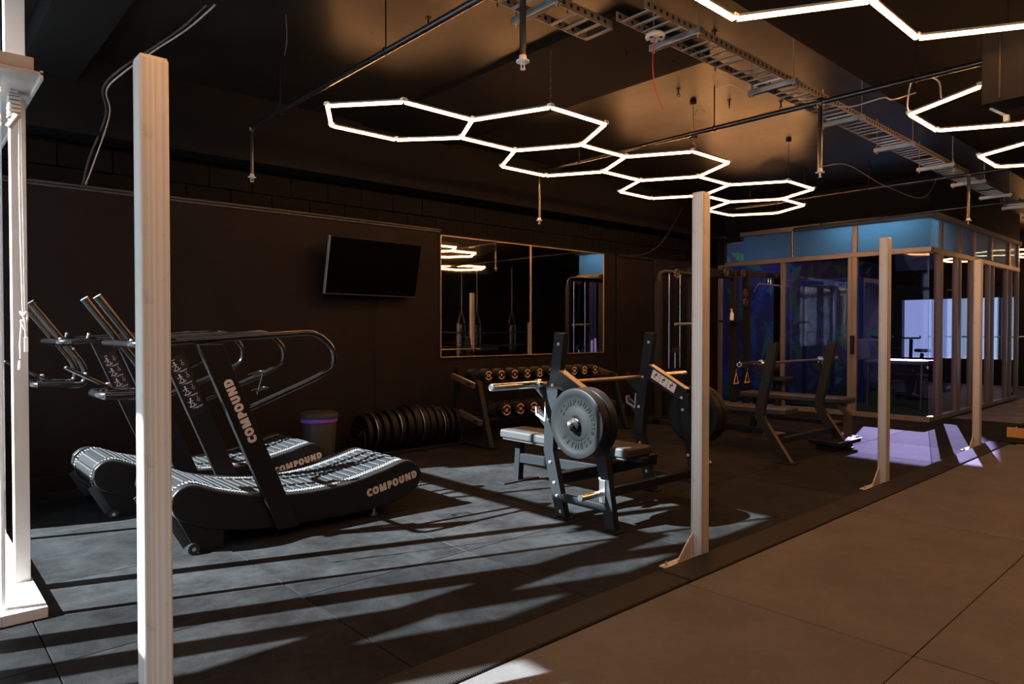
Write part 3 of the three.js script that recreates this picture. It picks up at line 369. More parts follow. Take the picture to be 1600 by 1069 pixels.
function makeTreadmill(label, at) {
  const t = thing('curved_treadmill', label, 'treadmill', at, 0, 'curved treadmills'); const X = (x) => x - 1.95, HW = 0.385;
  const top = [[1.15, 0.345], [1.19, 0.38], [1.25, 0.387], [1.33, 0.36], [1.42, 0.325], [1.61, 0.275], [1.81, 0.248], [2.02, 0.24], [2.25, 0.257], [2.5, 0.305], [2.64, 0.342], [2.71, 0.342], [2.765, 0.31], [2.8, 0.25]];
  const bot = [[2.79, 0.2], [2.74, 0.145], [2.6, 0.093], [2.3, 0.06], [1.73, 0.07], [1.4, 0.12], [1.26, 0.175], [1.175, 0.225], [1.14, 0.29]];
  const prof = new THREE.SplineCurve(top.map(([x, y]) => new THREE.Vector2(X(x), y))).getPoints(50).map((p) => [p.x, p.y]).concat(new THREE.SplineCurve(bot.map(([x, y]) => new THREE.Vector2(X(x), y))).getPoints(30).map((p) => [p.x, p.y]));
  for (const s of [1, -1]) { const sc = mesh('side_cover', ext(prof, 0.07, 0.008).translate(0, 0, s * (HW - 0.035)), M.black, t);
    mesh('cover_trim', pipe(new THREE.SplineCurve(top.map(([x, y]) => new THREE.Vector2(X(x), y))).getPoints(24).map((p) => V(p.x, p.y - 0.002, s * (HW - 0.005))), 0.006, 0.02, 6), M.grey, sc);
    mesh('nose_cap', new THREE.CylinderGeometry(0.1, 0.1, 0.075, 32, 1, false).rotateX(Math.PI / 2).translate(X(1.24), 0.284, s * (HW - 0.04)), M.nose, sc);
    const w = word('COMPOUND', 0.045, 0.001, 0.0036, 1.13); w.rotateZ(0.205); if (s < 0) w.rotateY(Math.PI); w.translate(X(2.565), 0.212, s * (HW + 0.0005)); mesh('lettering', w, M.print, sc); }
  // belt of slats: front drum then the curved running surface
  const path = []; for (let a = 230; a >= 95; a -= 9) path.push(V(X(1.265) + 0.122 * Math.cos(a * Math.PI / 180), 0.268 + 0.122 * Math.sin(a * Math.PI / 180), 0));
  path.push(...new THREE.SplineCurve([[1.285, 0.388], [1.35, 0.362], [1.43, 0.328], [1.61, 0.277], [1.81, 0.25], [2.02, 0.242], [2.25, 0.258], [2.5, 0.306], [2.64, 0.34], [2.69, 0.342], [2.73, 0.325], [2.762, 0.285]].map(([x, y]) => new THREE.Vector2(X(x), y))).getPoints(80).map((p) => V(p.x, p.y, 0)));
  const curve = new THREE.CatmullRomCurve3(path), L = curve.getLength(), n = Math.floor(L / 0.057), bw = HW - 0.075, slatG = rb(0.047, 0.014, 2 * bw - 0.11, 0.004, 0, 0, 0), ridgeG = rspan(0.008, 0.019, 0.004, 0.0105, -bw + 0.062, bw - 0.062, 0.0025), studs = [];
  mesh('belt_bed', new THREE.BufferGeometry().copy((() => { const g = []; for (let i = 0; i < 60; i++) { const p = curve.getPointAt(i / 60), q = curve.getPointAt((i + 1) / 60), ang = Math.atan2(q.y - p.y, q.x - p.x); g.push(bx(p.distanceTo(q) + 0.004, 0.006, 2 * bw).rotateZ(ang).translate((p.x + q.x) / 2, (p.y + q.y) / 2, 0).translate(Math.sin(ang) * 0.012, -Math.cos(ang) * 0.012, 0)); } return merge(g); })()), M.blackMatt, t);
  for (let i = 0; i < n; i++) { const u = (i + 0.5) / n, p = curve.getPointAt(u), d = curve.getTangentAt(u), ang = Math.atan2(d.y, d.x); const o = mesh('slat', slatG, M.slat, t); o.position.copy(p); o.rotation.z = ang; mesh('slat_ridge', ridgeG, M.nose, o);
    for (const s of [-1, 1]) for (let a = 0; a < 3; a++) for (let b = 0; b < 3; b++) studs.push(bx(0.009, 0.006, 0.009, -0.019 + a * 0.019, 0.003, s * (bw - 0.011 - b * 0.018)).rotateZ(ang).translate(p.x, p.y, p.z)); }
  mesh('belt_edge_studs', studs, M.stud, t).userData.kind = 'stuff';
  for (const s of [1, -1]) { // slanted uprights
    const p = [[X(1.272), 1.19], [X(1.405), 1.19], [X(1.86), 0.06], [X(1.728), 0.06]]; const up = mesh('upright', ext(p, 0.04, 0.003).translate(0, 0, s * (HW + 0.02)), M.black, t); mesh('upright_edge', beam(V(X(1.272), 1.187, s * (HW + 0.042)), V(X(1.728), 0.063, s * (HW + 0.042)), 0.006, 0.006, 0.002), M.tube, up);
    if (s > 0) { const w = word('COMPOUND', 0.046, 0.001, 0.0036, 1.1); const a = Math.atan2(0.06 - 1.19, 1.728 - 1.272); w.rotateZ(a + Math.PI); w.translate(X(1.503), 0.8, HW + 0.0405); mesh('lettering', w, M.print, up); }
    else { const g = new THREE.PlaneGeometry(0.105, 0.42); const a = Math.atan2(1.728 - 1.272, 1.19 - 0.06); g.rotateZ(a); g.translate(X(1.455), 0.905, -HW + 0.0012); mesh('instruction_decal', g, decalMat, up); } }
  const z = HW + 0.0, lo = (s) => [V(X(1.565), 0.805, s * z), V(X(1.985), 0.965, s * z), V(X(2.13), 1.035, s * z), V(X(2.12), 1.16, s * z), V(X(2.0), 1.262, s * z), V(X(1.62), 1.238, s * z), V(X(0.96), 1.195, s * z)];
  mesh('handrail', pipe([...lo(1), ...lo(-1).reverse()], 0.019, 0.09, 12), M.tube, t);
  for (const s of [1, -1]) { mesh('push_handle', pipe([V(X(0.83), 1.455, s * 0.17), V(X(1.13), 1.03, s * 0.17), V(X(1.14), 0.9, s * 0.17), V(X(0.86), 0.91, s * 0.17)], 0.022, 0.12, 14), M.tube, t); mesh('grip_cap', rod(V(X(0.83) - 0.0035, 1.455 + 0.005, s * 0.17), V(X(0.83) - 0.001, 1.4565, s * 0.17), 0.0225), M.silver, t); }
  mesh('front_bar', pipe([V(X(1.05), 0.905, 0.17), V(X(0.85), 0.91, 0.17), V(X(0.85), 0.91, -0.17), V(X(1.05), 0.905, -0.17)], 0.022, 0.1, 14), M.tube, t);
  for (const q of [1, -1]) mesh('handle_mount', [rspan(X(0.975), X(1.045), 1.17, 1.215, q * 0.17 - 0.028, q * 0.17 + 0.028, 0.006), rod(V(X(1.0), 1.22, q * 0.17), V(X(1.0), 1.165, q * 0.17), 0.008)], M.black, t);
  mesh('front_bolt', [new THREE.SphereGeometry(0.009, 8, 6).translate(X(0.985), 1.215, 0.2), new THREE.SphereGeometry(0.009, 8, 6).translate(X(1.06), 1.15, 0.2)], M.bolt, t);
  { const lv = mesh('resistance_lever', [beam(V(X(0.70), 1.07, 0), V(X(0.96), 0.92, 0), 0.05, 0.022, 0.01), rspan(X(0.9), X(1.0), 0.9, 0.935, -0.03, 0.03, 0.008)], M.blackGloss, t); mesh('lever_clip', [rb(0.02, 0.016, 0.03, 0.005, X(0.91), 0.965, 0), rb(0.012, 0.012, 0.03, 0.004, X(0.8), 1.03, 0)], M.silver, lv); }
  mesh('rail_knob', [rod(V(X(1.1), 1.19, z), V(X(1.115), 1.245, z), 0.009), new THREE.SphereGeometry(0.011, 10, 8).translate(X(1.116), 1.248, z)], M.chrome, t); mesh('rail_knob', [rod(V(X(1.1), 1.19, -z), V(X(1.115), 1.245, -z), 0.009), new THREE.SphereGeometry(0.011, 10, 8).translate(X(1.116), 1.248, -z)], M.chrome, t);
  mesh('bottle_cage', [pipe([V(X(1.62), 1.0, HW - 0.06), V(X(1.7), 1.02, HW - 0.06), V(X(1.7), 1.02, HW - 0.14), V(X(1.62), 1.0, HW - 0.14)], 0.005, 0.03, 8), pipe([V(X(1.64), 0.9, HW - 0.06), V(X(1.72), 0.92, HW - 0.06), V(X(1.72), 0.92, HW - 0.14), V(X(1.64), 0.9, HW - 0.14)], 0.005, 0.03, 8), pipe([V(X(1.7), 1.02, HW - 0.1), V(X(1.66), 0.88, HW - 0.1)], 0.005, 0.02, 8)], M.tube, t);
  mesh('chassis', [rspan(X(1.35), X(2.65), 0.075, 0.16, -HW + 0.08, HW - 0.08, 0.01)], M.blackMatt, t);
  for (const s of [1, -1]) { const lg = mesh('front_leg', ext([[X(1.16), 0.24], [X(1.27), 0.2], [X(1.42), 0.12], [X(1.42), 0.0], [X(1.29), 0.0], [X(1.255), 0.045]], 0.03, 0.003).translate(0, 0, s * (HW - 0.03)), M.black, t); mesh('leg_face', beam(V(X(1.15), 0.235, s * (HW - 0.06)), V(X(1.25), 0.05, s * (HW - 0.06)), 0.09, 0.008, 0.002, V(0, 0, 1)), M.nose, lg); mesh('wheel', [new THREE.CylinderGeometry(0.032, 0.032, 0.022, 24).rotateX(Math.PI / 2).translate(X(1.25), 0.032, s * (HW - 0.005))], M.blackGloss, lg); mesh('wheel_bolt', new THREE.CylinderGeometry(0.011, 0.011, 0.026, 12).rotateX(Math.PI / 2).translate(X(1.25), 0.032, s * (HW - 0.003)), M.bolt, lg);
    mesh('rear_foot', [rod(V(X(2.45), 0.0, s * (HW - 0.06)), V(X(2.45), 0.09, s * (HW - 0.06)), 0.012), rod(V(X(2.45), 0, s * (HW - 0.06)), V(X(2.45), 0.012, s * (HW - 0.06)), 0.028)], M.steel, t); }
  return t;
}
makeTreadmill('nearer curved black treadmill with pale lettering on its slanted upright, beside the first post', [1.95, 0, -4.46]);
dup(scene.getObjectByName('curved_treadmill'), [1.79, 0, -5.6], 0, 'farther curved black treadmill standing between the near treadmill and the back wall');

// ---------------------------------------------------------------- flat bench press rack with barbell
const bolts = (list, dx) => merge(list.map(([x, y, z]) => merge([new THREE.CylinderGeometry(0.012, 0.012, 0.008, 6).rotateZ(Math.PI / 2).translate(x, y, z), new THREE.SphereGeometry(0.008, 8, 6).translate(x + dx, y, z)])));
{ const t = thing('bench_press_rack', 'black bench press rack with padded bench and loaded barbell pegs', 'weight bench', [3.92, 0, -3.24]); const O = (x, z) => [x - 3.92, z + 3.24];
  for (const [x, s] of [[3.36, -1], [4.48, 1]]) { const q = x - 3.92, Z = (z) => z + 3.24 - (s > 0 ? 0.09 : 0);
    const u = mesh('rear_upright', extX([[Z(-3.244), 0.01], [Z(-3.16), 0.01], [Z(-3.278), 0.445], [Z(-3.272), 0.62], [Z(-3.174), 1.25], [Z(-3.258), 1.255], [Z(-3.356), 0.62], [Z(-3.362), 0.445]], 0.05, q), M.powder, t);
    for (const [z, y] of [[-3.22, 1.18], [-3.275, 0.9], [-3.315, 0.66], [-3.3, 0.37], [-3.26, 0.235], [-3.235, 0.15], [-3.2, 0.05]]) mesh('bolt', bolts([[q - 0.028, y, Z(z)]], -0.004), M.bolt, u);
    const fl = mesh('front_leg', extX([[Z(-2.81), 0.01], [Z(-2.735), 0.01], [Z(-2.86), 0.78], [Z(-2.93), 0.84], [Z(-2.94), 0.76]], 0.05, q), M.powder, t); for (const [z, y] of [[-2.85, 0.33], [-2.815, 0.185]]) mesh('bolt', bolts([[q - 0.028, y, Z(z)]], -0.004), M.bolt, fl); if (s > 0) for (const [z, y] of [[-2.91, 0.76], [-2.9, 0.67]]) mesh('bolt', bolts([[q - 0.028, y, Z(z)]], -0.004), M.bolt, fl);
    const ar = mesh('arm', extX([[Z(-3.26), 0.9], [Z(-3.22), 1.0], [Z(-2.87), 0.82], [Z(-2.9), 0.73]], 0.055, q), M.powder, t);
    if (s > 0) { mesh('instruction_plate', extX([[Z(-3.195), 0.9], [Z(-3.17), 0.965], [Z(-2.955), 0.855], [Z(-2.98), 0.79]], 0.002, q - 0.029, 0.0005), M.printWhite, ar); mesh('plate_title', extX([[Z(-3.235), 0.92], [Z(-3.21), 0.985], [Z(-3.172), 0.966], [Z(-3.197), 0.901]], 0.003, q - 0.029, 0.0005), M.black, ar);
      const lines = []; for (let k = 1; k < 3; k++) { const z = -3.17 + k * 0.072, y = 0.965 - k * 0.0367; lines.push(beam(V(q - 0.0305, y, Z(z)), V(q - 0.0305, y - 0.065, Z(z - 0.025)), 0.002, 0.003, 0.0005)); } for (let k = 0; k < 3; k++) { const z = -3.145 + k * 0.072, y = 0.922 - k * 0.0367; lines.push(rb(0.002, 0.012, 0.03, 0.001, q - 0.0305, y, Z(z)), rb(0.002, 0.016, 0.006, 0.001, q - 0.0305, y + 0.012, Z(z + 0.008)), rb(0.002, 0.01, 0.012, 0.001, q - 0.0305, y - 0.016, Z(z - 0.012))); } mesh('plate_drawing', lines, M.grey, ar); }
    mesh('arm_cover', beam(V(q, s > 0 ? 1.004 : 1.004, Z(-3.215)), V(q, 0.828, Z(-2.875)), 0.056, 0.006, 0.002), M.bronze, ar);
    mesh('foot_plate', [rspan(q - 0.05, q + 0.05, 0, 0.01, Z(-3.27), Z(-3.14), 0.002)], M.powder, t); mesh('foot_plate', [rspan(q - 0.05, q + 0.05, 0, 0.01, Z(-2.83), Z(-2.71), 0.002)], M.powder, t);
    mesh('side_rail', [beam(V(q, 0.14, Z(-3.2)), V(q, 0.14, Z(-2.8)), 0.04, 0.05)], M.powder, t);
    mesh('bar_hook', extX([[Z(-3.3), 0.84], [Z(-3.33), 0.93], [Z(-3.345), 0.885], [Z(-3.43), 0.87], [Z(-3.44), 0.925], [Z(-3.452), 0.925], [Z(-3.445), 0.855], [Z(-3.35), 0.78]], 0.035, q), M.powder, t);
    const jk = mesh('spotter_hook', extX([[Z(-3.28), 0.6], [Z(-3.36), 0.6], [Z(-3.42), 0.66], [Z(-3.435), 0.72], [Z(-3.365), 0.67], [Z(-3.33), 0.69]], 0.03, q), M.powder, t); mesh('hook_liner', extX([[Z(-3.45), 0.735], [Z(-3.44), 0.74], [Z(-3.435), 0.69], [Z(-3.362), 0.655], [Z(-3.356), 0.765], [Z(-3.346), 0.765], [Z(-3.35), 0.64], [Z(-3.445), 0.68]], 0.04, q - 0.004, 0.001), M.silver, jk);
    const pz = s < 0 ? -2.895 : -2.89, py = s < 0 ? 0.69 : 0.62; const pg = mesh('plate_peg', [rod(V(q, py, Z(pz)), V(q + s * 0.27, py, Z(pz)), 0.024)], M.steel, t); mesh('peg_end', [new THREE.SphereGeometry(0.024, 16, 10).scale(0.7, 1, 1).translate(q + s * 0.27, py, Z(pz))], M.chrome, pg); mesh('peg_collar', rod(V(q + s * 0.235, py - 0.004, Z(pz)), V(q + s * 0.25, py - 0.004, Z(pz)), 0.045, 0.03), M.black, pg);
    const p2 = mesh('lower_peg', [rod(V(q, 0.24, Z(-2.83)), V(q + s * 0.24, 0.24, Z(-2.83)), 0.02)], M.chrome, t); mesh('peg_plate', rb(0.012, 0.15, 0.05, 0.004, q + s * 0.028, 0.25, Z(-2.83)), M.steel, p2); }
  mesh('cross_tube', rspan(-0.56, 0.56, 0.215, 0.295, -0.06, 0.0, 0.005), M.powder, t); mesh('cross_tube', rspan(-0.56, 0.56, 0.19, 0.25, 0.36, 0.4, 0.005), M.powder, t);
  mesh('spine', beam(V(0.0, 0.2, -1.0), V(0.0, 0.235, 0.0), 0.05, 0.075), M.powder, t);
  mesh('bench_leg', [beam(V(0, 0.01, -1.02), V(0, 0.37, -0.99), 0.06, 0.06)], M.powder, t); mesh('foot_plate', rspan(-0.2, 0.2, 0, 0.012, -1.07, -0.97, 0.003), M.powder, t); mesh('pad_support', rspan(-0.05, 0.05, 0.345, 0.375, -1.05, 0.3, 0.004), M.powder, t); mesh('bench_leg', [beam(V(0, 0.2, -0.05), V(0, 0.36, -0.05), 0.06, 0.06)], M.powder, t);
  mesh('bench_pad', rb(0.29, 0.07, 1.35, 0.018, 0, 0.41, -0.42, 4), M.vinyl, t); mesh('pad_base', rspan(-0.13, 0.13, 0.36, 0.378, -1.07, 0.24, 0.003), M.grey, t); }
function barbell(label, x0, len, y, z, m) { const t = thing('barbell', label, 'barbell', [x0, y, z]); mesh('shaft', rod(V(0.42, 0, 0), V(len - 0.42, 0, 0), 0.0142, 0.0142, 20), m, t); for (const s of [0, 1]) { const f = (x) => s ? len - x : x; const sl = mesh('sleeve', [rod(V(f(0), 0, 0), V(f(0.425), 0, 0), 0.025, 0.025, 28)], M.chrome, t); mesh('sleeve_cap', [rod(V(f(-0.0015), 0, 0), V(f(0.002), 0, 0), 0.019, 0.019, 24)], M.grey, sl); mesh('cap_ring', new THREE.TorusGeometry(0.022, 0.003, 8, 28).rotateY(Math.PI / 2).translate(f(0), 0, 0), M.chrome, sl); mesh('collar', [rod(V(f(0.41), 0, 0), V(f(0.44), 0, 0), 0.037, 0.037, 28)], M.chrome, t); } return t; }
barbell('chrome barbell resting on the hooks of the near bench press rack', 2.885, 2.2, 0.9, -3.395, M.bronze);

// ---------------------------------------------------------------- second rack with curved uprights, bench
{ const t = thing('squat_stand', 'black weight bench rack with two bent uprights in front of the glass room', 'rack', [6.99, 0, -3.3]);
  for (const x of [-0.66, 0.66]) { const u = mesh('bent_upright', (() => { const c = [[0.08, 1.15], [0.03, 0.9], [-0.04, 0.58], [-0.055, 0.46], [-0.03, 0.37], [0.22, 0.01]], cc = new THREE.SplineCurve(c.map(([z, y]) => new THREE.Vector2(z, y))).getPoints(24); return extX([...cc.map((p) => [p.x - 0.04, p.y]), ...cc.slice().reverse().map((p) => [p.x + 0.045, p.y + 0.006])], 0.06, x); })(), M.iron, t);
    mesh('upright_strip', beam(V(x, 0.37, 0.02), V(x, 0.02, 0.265), 0.05, 0.004, 0.001), M.bronzeDark, u); mesh('bar_hook', extX([[-0.02, 0.88], [-0.05, 0.94], [-0.06, 0.9], [-0.12, 0.9], [-0.13, 0.95], [-0.14, 0.95], [-0.135, 0.88], [-0.04, 0.8]], 0.03, x), M.powder, u);
    mesh('foot', rspan(x - 0.06, x + 0.06, 0, 0.012, 0.14, 0.3, 0.003), M.powder, t); mesh('step_bracket', rspan(x - 0.02, x + 0.22, 0.25, 0.265, -0.02, 0.1, 0.003), M.bronzeDark, t); }
  mesh('cross_tube', rspan(-0.66, 0.66, 0.16, 0.22, 0.06, 0.12), M.powder, t); mesh('spine', rspan(-0.03, 0.03, 0.16, 0.22, -1.2, 0.1), M.powder, t); mesh('bench_pad', rb(0.28, 0.07, 1.2, 0.018, 0, 0.42, -0.65, 3), M.upholstery, t); mesh('bench_leg', beam(V(0, 0, -1.15), V(0, 0.38, -1.1), 0.06, 0.06), M.powder, t);
  mesh('spotter_platform', [rspan(0.3, 0.84, 0.06, 0.1, -0.02, 0.32, 0.006), rspan(0.35, 0.8, 0, 0.06, 0.05, 0.25, 0.004)], M.powder, t); mesh('tread_plate', rspan(0.29, 0.85, 0.1, 0.105, 0.3, 0.33, 0.002), M.steel, t); }
barbell('dark steel barbell on the bent uprights in front of the glass room', 6.0, 2.2, 0.945, -3.4, M.steel);
{ const t = thing('flat_bench', 'flat black bench behind the bent uprights, end lit by the glass room', 'bench', [8.1, 0, -3.85]); mesh('pad', rb(0.3, 0.07, 1.3, 0.018, 0, 0.47, 0, 3), M.upholstery, t); mesh('leg', beam(V(0, 0, 0.62), V(0, 0.32, 0.62), 0.07, 0.07), M.bronzeDark, t); mesh('leg_bend', beam(V(0, 0.31, 0.63), V(0, 0.44, 0.5), 0.07, 0.06), M.bronzeDark, t); mesh('leg', beam(V(0, 0, -0.55), V(0, 0.43, -0.5), 0.06, 0.06), M.powder, t); mesh('foot', rspan(-0.22, 0.22, 0, 0.05, 0.58, 0.66, 0.008), M.powder, t); mesh('foot', rspan(-0.22, 0.22, 0, 0.05, -0.59, -0.51, 0.008), M.powder, t); mesh('rail', beam(V(0, 0.2, 0.6), V(0, 0.2, -0.52), 0.05, 0.05), M.powder, t); }

// ---------------------------------------------------------------- cable machine
const wheel = (r) => merge([new THREE.TorusGeometry(r, 0.012, 8, 24), new THREE.CylinderGeometry(0.016, 0.016, 0.03, 12).rotateX(Math.PI / 2), ...[0, 1, 2, 3, 4].map((k) => bx(r, 0.014, 0.01, r / 2, 0, 0).rotateZ(k * 1.2566))]);
const wheelG = wheel(0.055);
{ const t = thing('cable_machine', 'tall dark cable machine with pulleys and weight stacks before the glass room', 'cable machine', [8.0, 0, -5.6]); const F = M.iron;
  mesh('post', rspan(-0.28, -0.21, 0, 1.95, -0.04, 0.04), F, t); mesh('top_curve', pipe([V(-0.245, 1.92, 0), V(-0.24, 2.06, 0), V(-0.1, 2.08, 0), V(1.6, 2.1, 0), V(1.72, 2.06, 0), V(1.74, 1.8, 0)], 0.035, 0.12, 8), F, t);
  for (const x of [0.55, 1.72, 2.1]) mesh('post', rspan(x - 0.04, x + 0.04, 0, x > 1 ? 2.2 : 2.05, -0.05, 0.05), F, t);
  mesh('top_beam', beam(V(0.5, 2.14, 0), V(3.2, 2.2, 0), 0.07, 0.08), F, t); mesh('post', rspan(3.1, 3.2, 0, 2.2, -0.06, 0.06), F, t);
  for (const x of [-0.07, 0.19, 3.3, 3.5]) mesh('guide_rod', rod(V(x, 0.75, 0.05), V(x, 2.06, 0.05), 0.0095), M.chrome, t);
  const pl = []; for (let k = 0; k < 14; k++) mesh('stack_plate', rspan(-0.12, 0.24, 0.1 + k * 0.045, 0.14 + k * 0.045, -0.02, 0.12, 0.004), M.blackMatt, t);
  mesh('stack_pin', [rod(V(0.06, 0.75, 0.06), V(0.06, 0.98, 0.06), 0.012)], M.chrome, t); mesh('stack_top', [rb(0.1, 0.06, 0.06, 0.01, 0.06, 1.0, 0.06)], F, t); mesh('pull_bar', [rod(V(-0.03, 1.36, 0.12), V(0.42, 1.37, 0.12), 0.02)], M.silver, t);
  for (const [x, y] of [[0.06, 2.06], [1.35, 2.16], [1.85, 2.17], [1.92, 1.86], [1.92, 1.72], [2.9, 2.2], [3.05, 2.2]]) { const o = mesh('pulley', wheelG, M.bronzeDark, t); o.position.set(x, y, 0.08); }
  mesh('cable', [rod(V(0.06, 1.0, 0.06), V(0.06, 2.06, 0.06), 0.004), rod(V(0.06, 2.11, 0.08), V(1.35, 2.2, 0.08), 0.004), rod(V(1.92, 0.5, 0.08), V(1.92, 1.7, 0.08), 0.004), rod(V(3.05, 1.95, 0.1), V(3.05, 2.15, 0.1), 0.004)], M.black, t);
  for (const x of [1.62, 1.95]) { mesh('grip_handle', [pipe([V(x, 0.62, 0.1), V(x - 0.07, 0.46, 0.1), V(x + 0.07, 0.46, 0.1), V(x, 0.62, 0.1)], 0.006, 0.02, 8), rod(V(x - 0.065, 0.46, 0.1), V(x + 0.065, 0.46, 0.1), 0.012)], M.gold, t); mesh('snap_hook', rb(0.02, 0.06, 0.02, 0.006, x, 0.66, 0.1), M.chrome, t); }
  mesh('base', [rspan(-0.3, 3.25, 0, 0.06, -0.06, 0.06), rspan(-0.3, -0.2, 0, 0.06, -0.4, 0.5), rspan(3.1, 3.2, 0, 0.06, -0.4, 0.5)], F, t); mesh('seat', rb(0.35, 0.07, 0.4, 0.02, 2.55, 0.5, 0.3), M.upholstery, t); mesh('seat_post', rspan(2.51, 2.59, 0.05, 0.47, 0.26, 0.34), F, t); mesh('knee_roller', rod(V(2.3, 0.68, 0.25), V(2.85, 0.68, 0.25), 0.05, 0.05, 20), M.upholstery, t);
  mesh('plate_shelf', rspan(1.3, 1.75, 1.4, 1.43, -0.02, 0.14), M.powder, t);
  const lb = thing('lat_bar', 'dark lat pull bar hanging from the cable machine pulley', 'bar', [11.05, 1.95, -5.5]); mesh('bar', pipe([V(-0.5, -0.13, 0), V(-0.36, 0, 0), V(0.36, 0, 0), V(0.5, -0.13, 0)], 0.014, 0.08, 10), M.steel, lb); mesh('hanger', [rod(V(-0.04, 0, 0), V(-0.04, 0.09, 0), 0.01), rod(V(0.04, 0, 0), V(0.04, 0.09, 0), 0.01), rb(0.12, 0.02, 0.02, 0.005, 0, 0.1, 0)], M.chrome, lb);
  lb.position.set(10.35, 2.0, -5.35);
  const sb = thing('spray_bottle', 'small white spray bottle on the cable machine shelf', 'bottle', [9.55, 1.43, -5.54]); mesh('bottle', lathe([[0, 0], [0.03, 0], [0.032, 0.01], [0.03, 0.1], [0.012, 0.13], [0.012, 0.15], [0, 0.15]], 18), M.plug, sb); mesh('nozzle', [rb(0.05, 0.025, 0.02, 0.005, -0.01, 0.165, 0), rb(0.01, 0.03, 0.01, 0.003, -0.02, 0.145, 0)], M.white, sb); }

// ---------------------------------------------------------------- glass room
const muralTex = (() => { const c = document.createElement('canvas'); c.width = 1024; c.height = 512; const k = c.getContext('2d'); const g = k.createLinearGradient(0, 0, 1024, 0); k.fillStyle = '#1b4080'; k.fillRect(0, 0, 1024, 512);
  const cols = ['#2a6ab0', '#14808a', '#3350b0', '#1c9468', '#5a44a0', '#1878b8', '#38a88a', '#6a54b0'];
  for (let i = 0; i < 110; i++) { const x = rnd() * 1024, y = rnd() * 512, L = 60 + rnd() * 130, a = rnd() * 6.28; k.save(); k.translate(x, y); k.rotate(a); k.fillStyle = cols[i % 8]; k.beginPath(); k.moveTo(0, 0); k.quadraticCurveTo(L * 0.5, -L * 0.25, L, 0); k.quadraticCurveTo(L * 0.5, L * 0.25, 0, 0); k.fill(); k.strokeStyle = 'rgba(150,220,220,0.45)'; k.lineWidth = 2; k.beginPath(); k.moveTo(0, 0); k.lineTo(L, 0); for (let q = 1; q < 7; q++) { k.moveTo(L * q / 8, 0); k.lineTo(L * q / 8 + L * 0.08, -L * 0.09); k.moveTo(L * q / 8, 0); k.lineTo(L * q / 8 + L * 0.08, L * 0.09); } k.stroke(); k.restore(); }
  const t = new THREE.CanvasTexture(c); t.colorSpace = THREE.SRGBColorSpace; return t; })();
{ const m = mesh('wall_mural', new THREE.BoxGeometry(8.0, 2.9, 0.02).translate(14.75, 1.46, BACK + 0.012), std([0.9, 0.9, 0.9], 0.6, 0, { map: muralTex })); tag(m, 'blue and green painted leaf mural on the wall inside the glass room', 'mural'); }
{ const w = thing('glass_partition', 'glass room partition with bronze frames and frosted blue upper panes', 'glass room'); const X = 10.65, Z = -3.17, T = 2.4, H = 2.9;
  const bar = (n, a, b, c, d, e, f) => mesh(n, rspan(a, b, c, d, e, f, 0.004), M.alu, w);
  bar('bottom_rail', X - 0.03, X + 0.05, 0, 0.07, -6.43, Z + 0.03); bar('transom', X - 0.03, X + 0.05, T - 0.035, T + 0.035, -6.43, Z + 0.03); bar('top_rail', X - 0.06, X + 0.05, H - 0.05, H + 0.02, -6.0, Z + 0.06);
  bar('bottom_rail', X, 15.6, 0, 0.07, Z - 0.05, Z + 0.03); bar('transom', X, 15.6, T - 0.035, T + 0.035, Z - 0.05, Z + 0.03); bar('top_rail', X, 15.6, H - 0.05, H + 0.02, Z - 0.05, Z + 0.06);
  for (const z of [-6.4, -5.27, -4.16]) bar('mullion', X - 0.02, X + 0.04, 0.07, z === -5.27 ? T : H, z - 0.035, z + 0.035);
  bar('door_stile', X - 0.01, X + 0.03, 0.07, T, -4.26, -4.2);
  for (const x of [11.02, 11.13, 11.85, 12.0, 12.62, 12.85, 13.6, 13.85, 14.75, 15.05, 15.55]) bar('mullion', x - 0.035, x + 0.035, 0.07, T, Z - 0.04, Z + 0.025); for (const x of [11.1, 11.95, 12.72, 13.73, 14.9, 15.55]) bar('mullion', x - 0.05, x + 0.05, T, H, Z - 0.04, Z + 0.025);
  for (const [a, b] of [[-6.4, -5.27], [-5.27, -4.16], [-4.16, Z]]) mesh('pane', span(X + 0.008, X + 0.014, 0.07, T - 0.03, a + 0.03, b - 0.004), M.tint, w);
  for (const [a, b] of [[-6.0, -4.16], [-4.16, Z]]) mesh('frosted_pane', span(X + 0.008, X + 0.014, T + 0.03, H - 0.04, a + 0.03, b - 0.004), M.frost, w);
  const xs = [X, 11.08, 11.92, 12.74, 13.72, 14.9, 15.55]; for (let i = 0; i < 6; i++) { mesh('pane', span(xs[i] + 0.02, xs[i + 1] - 0.02, 0.07, T - 0.03, Z - 0.014, Z - 0.008), M.tint, w); mesh('frosted_pane', span(xs[i] + 0.02, xs[i + 1] - 0.02, T + 0.03, H - 0.04, Z - 0.014, Z - 0.008), M.frost, w); }
  mesh('door_handle', rspan(X - 0.07, X - 0.02, 0.92, 1.2, -4.2, -4.15, 0.01), M.black, w);
  mesh('bulkhead', [span(X - 0.02, X + 0.06, H + 0.02, CEIL, -6.4, Z), span(X, 15.6, H + 0.02, CEIL, Z - 0.06, Z + 0.02)], M.beamPaint, w);
  mesh('corner_step', [rspan(X - 0.04, X + 0.05, T, H - 0.12, -6.42, -6.3), rspan(X - 0.04, X + 0.05, H - 0.12, H - 0.04, -6.42, -6.0)], M.beamPaint, w); }
